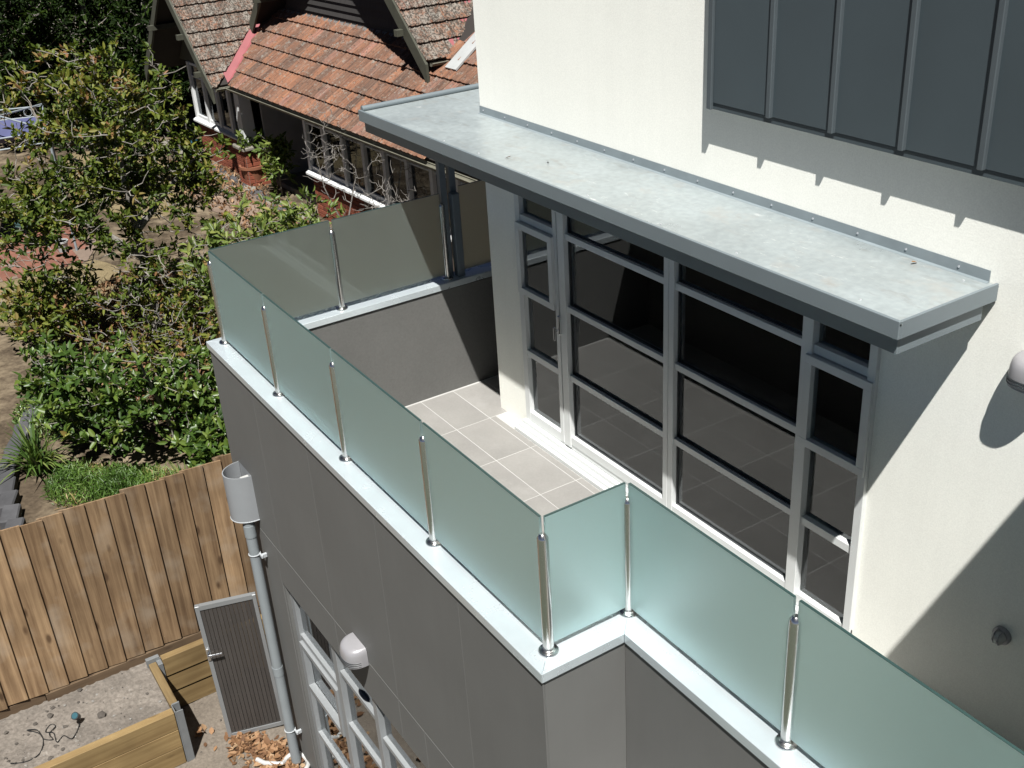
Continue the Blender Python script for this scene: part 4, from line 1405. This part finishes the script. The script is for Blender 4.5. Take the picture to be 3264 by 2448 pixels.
r_ = np.random.default_rng(5)
# big open tree in the middle of the garden
tr1 = [(-7.8, 1.38, -3.2), (-7.8, 1.44, -2.7), (-7.82, 1.42, -1.8), (-7.8, 1.40, -1.07), (-7.75, 1.37, -.40), (-7.8, 1.75, .25)]
tr1b = [(-7.82, 1.42, -2.0), (-7.9, 1.0, -1.55), (-7.95, .55, -1.2), (-8.0, .25, -.95)]
tr1c = [(-7.8, 1.41, -1.6), (-7.7, 1.9, -1.1), (-7.6, 2.3, -.75)]
e1 = ellipsoid_points(420, (-8.1, 1.25, .10), (1.5, 1.25, .70), r_, .6) + ellipsoid_points(420, (-8.1, 1.35, -.95), (1.6, 1.5, .9), r_, .6) + ellipsoid_points(110, (-7.4, 1.35, -1.95), (1.0, 1.2, .55), r_, .7) \
    + ellipsoid_points(300, (-8.1, .30, -1.25), (1.2, .95, .75), r_, .6) + ellipsoid_points(130, (-7.7, 2.3, -1.0), (.9, .65, .75), r_, .6)
plant('magnolia_tree', 'large open garden tree with bronze and olive leaves and bare grey limbs', 'tree', (-7.8, 1.38, G1), [tr1, tr1b, tr1c], e1, 'leaf_mag', 21, (.115, .043), 10, .090, .007, bare=.27, spread=.06,
      varshift=lambda b: .10 * (b[:, 2] + .6))
# sprawling olive shrub in front of the round lawn
e2 = ellipsoid_points(230, (-9.0, .25, -2.72), (.9, .85, .36), r_, zmin=-3.1) + ellipsoid_points(150, (-8.2, .0, -2.55), (.7, .55, .45), r_, zmin=-3.1)
plant('olive_shrub', 'low sprawling shrub with olive and reddish leaves beside the round lawn', 'shrub', (-9.0, .3, G1), [[(-9.0, .3, -3.2), (-9.0, .35, -2.9), (-9.1, .4, -2.6)], [(-8.3, .05, -3.2), (-8.25, .02, -2.85), (-8.2, 0, -2.5)]], e2, 'leaf_mag', 22, (.12, .045), 7, .03, .005, bare=.1,
      varshift=lambda b: np.full(len(b), .08))
# glossy hedge behind the fence
trh1 = [(-4.5, .60, -3.2), (-4.5, .59, -2.92), (-4.5, .48, -2.37), (-4.5, .40, -2.0), (-4.5, .36, -1.70)]
trh2 = [(-4.5, .59, -2.92), (-4.55, .78, -2.5), (-4.6, .74, -2.1)]
e3 = ellipsoid_points(180, (-4.7, .05, -2.45), (.85, .72, .62), r_, zmin=-3.15) + ellipsoid_points(220, (-4.5, 1.0, -2.75), (.85, .62, .62), r_, zmin=-3.15) + ellipsoid_points(90, (-5.2, -.45, -2.25), (.6, .40, .45), r_, zmin=-3.1) + ellipsoid_points(170, (-3.5, 1.0, -2.9), (.7, .55, .45), r_, zmin=-3.15)
plant('glossy_shrub', 'dense glossy green shrub with pale stems just beyond the fence', 'shrub', (-4.5, .6, G1), [trh1, trh2], e3, 'leaf_glossy', 23, (.125, .050), 9, .032, .006, spread=.06, bare=.03)
# light green shrub behind the balustrade
e4 = ellipsoid_points(380, (-6.3, 2.25, -2.0), (1.0, .85, .85), r_, zmin=-3.1) + ellipsoid_points(280, (-7.0, 3.35, -1.95), (.9, .75, .55), r_, zmin=-3.1)
plant('light_shrub', 'light green leafy shrub rising behind the side glass panels', 'shrub', (-6.4, 2.5, G1), [[(-6.3, 2.2, -3.2), (-6.3, 2.25, -2.6), (-6.35, 2.3, -2.0), (-6.4, 2.3, -1.5)], [(-6.9, 3.2, -3.2), (-7.0, 3.3, -2.5), (-7.0, 3.35, -1.9)]], e4, 'leaf_light', 24, (.135, .045), 7, .035, .006, 'twig', bare=.22, spread=.06)
# shrub between, brownish undergrowth
e5 = ellipsoid_points(800, (-6.9, 1.45, -2.60), (1.6, 1.3, .65), r_, zmin=-3.15)
plant('brown_undergrowth', 'brown and dark green undergrowth with dead twigs below the large tree', 'shrub', (-6.6, 1.3, G1), [[(-6.6, 1.3, -3.2), (-6.6, 1.35, -2.9), (-6.55, 1.3, -2.6)]], e5, 'leaf_mag', 25, (.10, .036), 6, .02, .006, 'twig', bare=.35,
      varshift=lambda b: np.full(len(b), .12))
# bare dead shrub in front of the sun room
e6 = ellipsoid_points(210, (-9.3, 5.05, -1.55), (.6, .6, .85), r_, .8) + ellipsoid_points(190, (-7.6, 5.12, -1.95), (.65, .65, .72), r_, .8)
plant('bare_shrub', 'leafless grey twiggy shrub in front of the bungalow windows', 'shrub', (-9.3, 5.0, G1), [[(-9.3, 5.0, -3.2), (-9.3, 5.0, -2.7), (-9.35, 4.8, -2.1), (-9.4, 4.75, -1.5)], [(-9.25, 5.02, -3.2), (-9.2, 5.1, -2.6), (-9.2, 5.3, -2.0), (-9.1, 5.35, -1.4)], [(-7.6, 5.05, -3.2), (-7.6, 5.0, -2.6), (-7.65, 4.85, -1.9)], [(-7.55, 5.07, -3.2), (-7.55, 5.2, -2.6), (-7.5, 5.4, -2.0)]], e6, 'leaf_mag', 26, (.1, .03), 0, .018, .0045, 'twig', wob=.2)
# dark evergreen trees at the far side
dk = [(-21.0, 2.3, -.9, 1.7, 1.3, 2.3, 'dark evergreen tree at the far left corner above the pavilion'),
      (-22.0, 4.4, -.9, 1.6, 1.3, 2.5, 'dark evergreen tree between its two neighbours at the back of the garden'),
      (-21.5, 6.3, -1.0, 1.5, 1.0, 2.6, 'dark evergreen tree closest to the bungalow gable'),
      (-25.5, 3.6, -.6, 1.8, 1.7, 2.8, 'dark evergreen tree in the second row behind the left corner tree'),
      (-26.5, 7.0, -.6, 1.8, 1.8, 2.9, 'dark evergreen tree in the second row beside the bungalow'),
      (-19.6, 5.2, -1.5, 1.2, .9, 1.7, 'smaller dark evergreen tree just left of the bungalow bay window'),
      (-30.0, 5.5, -.4, 2.5, 2.6, 3.2, 'dark evergreen tree furthest back, glimpsed between the others')]
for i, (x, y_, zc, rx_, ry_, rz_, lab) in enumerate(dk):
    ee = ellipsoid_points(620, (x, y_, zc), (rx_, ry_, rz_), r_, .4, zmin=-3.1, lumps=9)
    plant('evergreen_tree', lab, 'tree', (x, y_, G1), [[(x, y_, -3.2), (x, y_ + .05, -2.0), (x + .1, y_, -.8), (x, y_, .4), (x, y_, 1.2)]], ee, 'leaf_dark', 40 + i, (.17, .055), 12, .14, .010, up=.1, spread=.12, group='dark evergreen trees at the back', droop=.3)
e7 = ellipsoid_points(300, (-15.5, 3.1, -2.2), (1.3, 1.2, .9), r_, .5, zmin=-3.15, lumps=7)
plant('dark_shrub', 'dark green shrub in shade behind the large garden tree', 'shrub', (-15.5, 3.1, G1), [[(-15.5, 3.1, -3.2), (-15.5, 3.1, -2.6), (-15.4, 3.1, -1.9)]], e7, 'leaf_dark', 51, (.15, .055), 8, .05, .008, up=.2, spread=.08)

# pot plant and its neighbour at the porch
def pot(loc, r, h, mat, label, name='plant_pot'):
    t = thing(name, label, 'plant pot', loc)
    part('pot', MB().lathe([(r * .68, 0), (r * .95, h * .86), (r * 1.06, h * .86), (r * 1.06, h), (r * .92, h), (r * .9, h * .9)], 0, 0, 22), mat, t, True)
    part('earth', MB().lathe([(r * .88, h * .895), (r * .88, h * .9)], 0, 0, 18), 'clod', t)
    return t
pot((-14.05, 5.25, G1), .25, .40, 'terracotta', 'terracotta pot standing beside the brick pier')
for nm, lab, base, c, rad, n in (('potted_shrub', 'bright green leafy plant growing in the terracotta pot', (-14.05, 5.25, G1 + .36), (-14.05, 5.25, -2.35), (.30, .30, .28), 34),
                                 ('porch_shrub', 'bright green shrub in front of the dark porch right of the terracotta pot', (-12.9, 5.35, G1), (-12.9, 5.35, -2.45), (.45, .38, .60), 70)):
    ee = ellipsoid_points(n, c, rad, r_, .6)
    plant(nm, lab, 'shrub', base, [[base, (base[0], base[1], (base[2] + c[2]) / 2), c]], ee, 'leaf_light', 60 + n, (.17, .052), 7, .02, .006, spread=.05)
pot((-12.55, 1.15, G1 + .013), .11, .2, 'white_glaze', 'small white glazed pot on the brick terrace', 'white_pot')
bu = thing('bucket', 'blue bucket at the far corner of the bungalow', 'bucket', (-17.2, 5.0, G1))
part('pail', MB().lathe([(.11, 0), (.15, .28), (.16, .28), (.16, .30), (.14, .30), (.12, .05)], 0, 0, 18), 'bucket_blue', bu, True)

# strappy plants and ground cover
def strappy(loc, n, ln, label, seed):
    t = thing('strappy_plant', label, 'plant', loc, group='strappy plants')
    r = random.Random(seed)
    b = bmesh.new(); vals = []
    for _ in range(n):
        a = r.uniform(0, 6.28); le = ln * r.uniform(.6, 1.1); lean = r.uniform(.25, 1.0); w = .014 * r.uniform(.7, 1.2)
        d = Vector((math.cos(a), math.sin(a), 0)); s_ = Vector((-d.y, d.x, 0))
        prev = None
        st = Vector((r.gauss(0, .05), r.gauss(0, .05), 0))
        vv_ = r.random()
        for k in range(6):
            f = k / 5
            p = st + d * le * lean * f ** 1.3 * .8 + Vector((0, 0, le * (f * (1.25 - lean * .35) - .75 * lean * f * f)))
            ww = w * (1 - f ** 3) + .0008
            c = (b.verts.new(p - s_ * ww), b.verts.new(p + s_ * ww))
            if prev:
                b.faces.new((prev[0], prev[1], c[1], c[0])); vals.append(vv_)
            prev = c
    me = bpy.data.meshes.new('blades'); b.to_mesh(me); b.free()
    at = me.attributes.new('leafvar', 'FLOAT', 'FACE'); at.data.foreach_set('value', vals)
    link('blades', me, 'leaf_strap', t)
    return t
strappy((-5.0, -.85, G1), 110, .75, 'tall arching strappy plant beside the bluestone edging', 1)
strappy((-3.3, .35, G1), 60, .55, 'short strappy plant in the shade against the fence', 2)
def tuft(name, label, c, rx, ry, n, mat, ln, wd, seed, hmax=.12):
    r = np.random.default_rng(seed)
    a = r.uniform(0, 6.28, n); q = np.sqrt(r.random(n))
    b = np.stack([c[0] + rx * q * np.cos(a), c[1] + ry * q * np.sin(a), c[2] + r.random(n) * hmax * (1 - q * .7)], 1)
    d = rand_dirs(n, r, .7)
    me = leaf_mesh(name, b, d, r.standard_normal((n, 3)) * .5 + np.array([0, 0, 1.]), ln * r.uniform(.6, 1.3, n), wd * r.uniform(.7, 1.3, n), r.random(n))
    return link(name, me, mat, None, label, 'ground cover', None, 'stuff')
def tufts(name, label, spots, mat, ln, wd, seed):
    r = np.random.default_rng(seed)
    B = []
    for cx, cy, rx, ry, n, h in spots:
        a = r.uniform(0, 6.28, n); q = r.random(n) ** .6
        B.append(np.stack([cx + rx * q * np.cos(a), cy + ry * q * np.sin(a), G1 + r.random(n) * h * (1 - q * .6)], 1))
    b = np.concatenate(B); n = len(b)
    me = leaf_mesh(name, b, rand_dirs(n, r, .8), r.standard_normal((n, 3)) * .5 + np.array([0, 0, 1.]), ln * r.uniform(.5, 1.4, n), wd * r.uniform(.7, 1.3, n), np.clip(r.random(n) * .7 + .45 * np.sin(b[:, 0] * 5 + 2) * np.sin(b[:, 1] * 6) + .1, 0, 1))
    return link(name, me, mat, None, label, 'ground cover', None, 'stuff')
tufts('ground_cover', 'bright fine ground cover between the strappy plants and the fence', [(-4.3, -.55, .45, .35, 2600, .30), (-3.9, -.2, .5, .3, 2600, .34), (-3.3, -.45, .45, .35, 2200, .26), (-3.6, .15, .6, .3, 1800, .22), (-2.9, .1, .5, .5, 1500, .2), (-2.4, -.5, .5, .6, 1200, .15)], 'leaf_ground', .075, .010, 3)
tuft('weedy_ground_cover', 'soft blue green weeds beside the hedge', (-6.3, -.35, G1), .7, .5, 3000, 'leaf_strap', .06, .02, 4, .25)
tuft('leaf_litter', 'dry leaf litter below the garden shrubs', (-7.5, 1.8, G1 + .004), 3.2, 1.6, 5000, 'dry_leaf', .09, .035, 5, .03)
tuft('path_litter', 'dry leaf litter along the bungalow path', (-13.5, 4.6, G1 + .02), 3.5, .7, 1500, 'dry_leaf', .09, .035, 6, .03)
for i, (x, y_) in enumerate(((-5.9, -.52), (-5.65, -.60))):
    t = thing('white_flower', ('upper' if i == 0 else 'lower') + ' of two white flowers above the strappy plant', 'flower', (x, y_, G1))
    part('stalk', MB().tube([(0, 0, 0), (.02, .01, .45)], .004, 5), 'leaf_strap', t)
    fm = MB()
    for k in range(6):
        a = k * math.pi / 3
        fm.poly([(.02, .01, .45), (.02 + .05 * math.cos(a - .35), .01 + .05 * math.sin(a - .35), .48), (.02 + .085 * math.cos(a), .01 + .085 * math.sin(a), .47), (.02 + .05 * math.cos(a + .35), .01 + .05 * math.sin(a + .35), .48)])
    part('petals', fm, 'petal', t)

# dry leaves round the foot of the downpipe
def dry_heap(name, label, boxes, seed):
    r = np.random.default_rng(seed)
    B = []
    for cx, cy, sx_, sy_, n, h in boxes:
        q = r.standard_normal((n, 2))
        z = np.abs(r.standard_normal(n)) * h * np.exp(-(q ** 2).sum(1) * .5)
        B.append(np.stack([cx + q[:, 0] * sx_, cy + q[:, 1] * sy_, G2 + .008 + z], 1))
    b = np.concatenate(B); b = b[(b[:, 1] < -.02)]
    n = len(b)
    d = rand_dirs(n, r, .05); d[:, 2] *= .22
    me = leaf_mesh(name, b, d, r.standard_normal((n, 3)) * .35 + np.array([0, 0, 1.]), .068 * r.uniform(.5, 1.4, n), .042 * r.uniform(.6, 1.3, n), r.random(n), -.10, .18)
    return link(name, me, 'dry_leaf', None, label, 'dry leaves', None, 'stuff')
dry_heap('dry_leaves', 'brown dry leaves drifted around the downpipe and the gate', [(-.05, -.33, .10, .07, 190, .02), (.20, -.20, .10, .07, 200, .025), (.55, -.15, .2, .06, 170, .02), (1.1, -.16, .4, .08, 260, .02), (1.9, -.3, .5, .15, 200, .01), (-.35, -.6, .08, .05, 10, .01)], 9)

# garden furniture on the terrace
tb_ = thing('garden_table', 'small dark green iron garden table on the brick terrace', 'table', (-13.2, .86, G1 + .014))
part('top', MB().lathe([(.30, .42), (.32, .43), (.32, .445), (.30, .45)], 0, 0, 26), 'green_iron', tb_, True)
for k in range(4):
    a = k * math.pi / 2 + .5
    part('leg', MB().tube([(.10 * math.cos(a), .10 * math.sin(a), .43), (.22 * math.cos(a), .22 * math.sin(a), .2), (.27 * math.cos(a), .27 * math.sin(a), 0)], .016, 8), 'green_iron', tb_, True)
# white framed pavilion with a blue cloth
pvl = thing('pavilion', 'white metal frame pavilion with sagging blue cloth at the left edge', 'pavilion', (-13.6, .4, G1))
PVO = Vector((-13.6, .4, G1))
PC = [(-15.1, .2), (-14.55, 1.72), (-12.45, 1.35), (-12.6, -.4)]
#__PAV__
top_z = 2.1
for k in range(4):
    a, b = PC[k], PC[(k + 1) % 4]
    A, B = Vector((a[0], a[1], 0)) - Vector((PVO.x, PVO.y, 0)), Vector((b[0], b[1], 0)) - Vector((PVO.x, PVO.y, 0))
    for dz in (0, -.18):
        part('rail', MB().tube([A + Vector((0, 0, top_z + dz)), B + Vector((0, 0, top_z + dz))], .013, 8), 'pale_blue_metal', pvl)
    part('post', MB().tube([A + Vector((0, 0, top_z)), A], .022, 8), 'pale_blue_metal', pvl)
    for j in range(3):
        c = A.lerp(B, (j + .5) / 3) + Vector((0, 0, top_z - .09))
        dr_ = (B - A).normalized()
        part('scroll', MB().tube([c + dr_ * .07 * math.cos(q * .7) + Vector((0, 0, .07 * math.sin(q * .7))) for q in range(10)], .008, 5), 'pale_blue_metal', pvl)
A, B, C_, D_ = [Vector((p[0] - PVO.x, p[1] - PVO.y, top_z + .03)) for p in PC]
part('brace', MB().tube([A, (A + C_) / 2 + Vector((0, 0, .12)), C_], .016, 8), 'pale_blue_metal', pvl)
part('brace', MB().tube([B, (B + D_) / 2 + Vector((0, 0, .10)), D_], .016, 8), 'pale_blue_metal', pvl)
cl = MB()
n = 10
gr = [[cl.b.verts.new((A.lerp(B, i / n)).lerp(D_.lerp(C_, i / n), .12 + .62 * j / n) - Vector((0, 0, .16 + .22 * math.sin(math.pi * i / n) * math.sin(math.pi * j / n)))) for i in range(n + 1)] for j in range(n + 1)]
for j in range(n):
    for i in range(n):
        cl.b.faces.new((gr[j][i], gr[j][i + 1], gr[j + 1][i + 1], gr[j + 1][i]))
part('cloth', cl, 'blue_cloth', pvl, True)

# a few dry leaves blown onto the canopy
for i, (x, y_, lab) in enumerate(((1.95, 1.62, 'curled dark leaf lying near the middle of the canopy top'), (1.72, 1.50, 'small brown leaf near the front edge of the canopy'), (4.30, 1.90, 'dry leaf caught against the flashing at the right end of the canopy'))):
    t = thing('fallen_leaf', lab, 'leaf', (x, y_, CZ - .011), rng.uniform(0, 6), 'leaves on the canopy')
    me = leaf_mesh('blade', np.array([[-.02, 0, .001]]), np.array([[1., .1, .06]]), np.array([[0, .2, 1.]]), np.array([.042]), np.array([.014]), np.array([.3 * i]), -.25, .5)
    link('blade', me, 'dry_leaf', t)
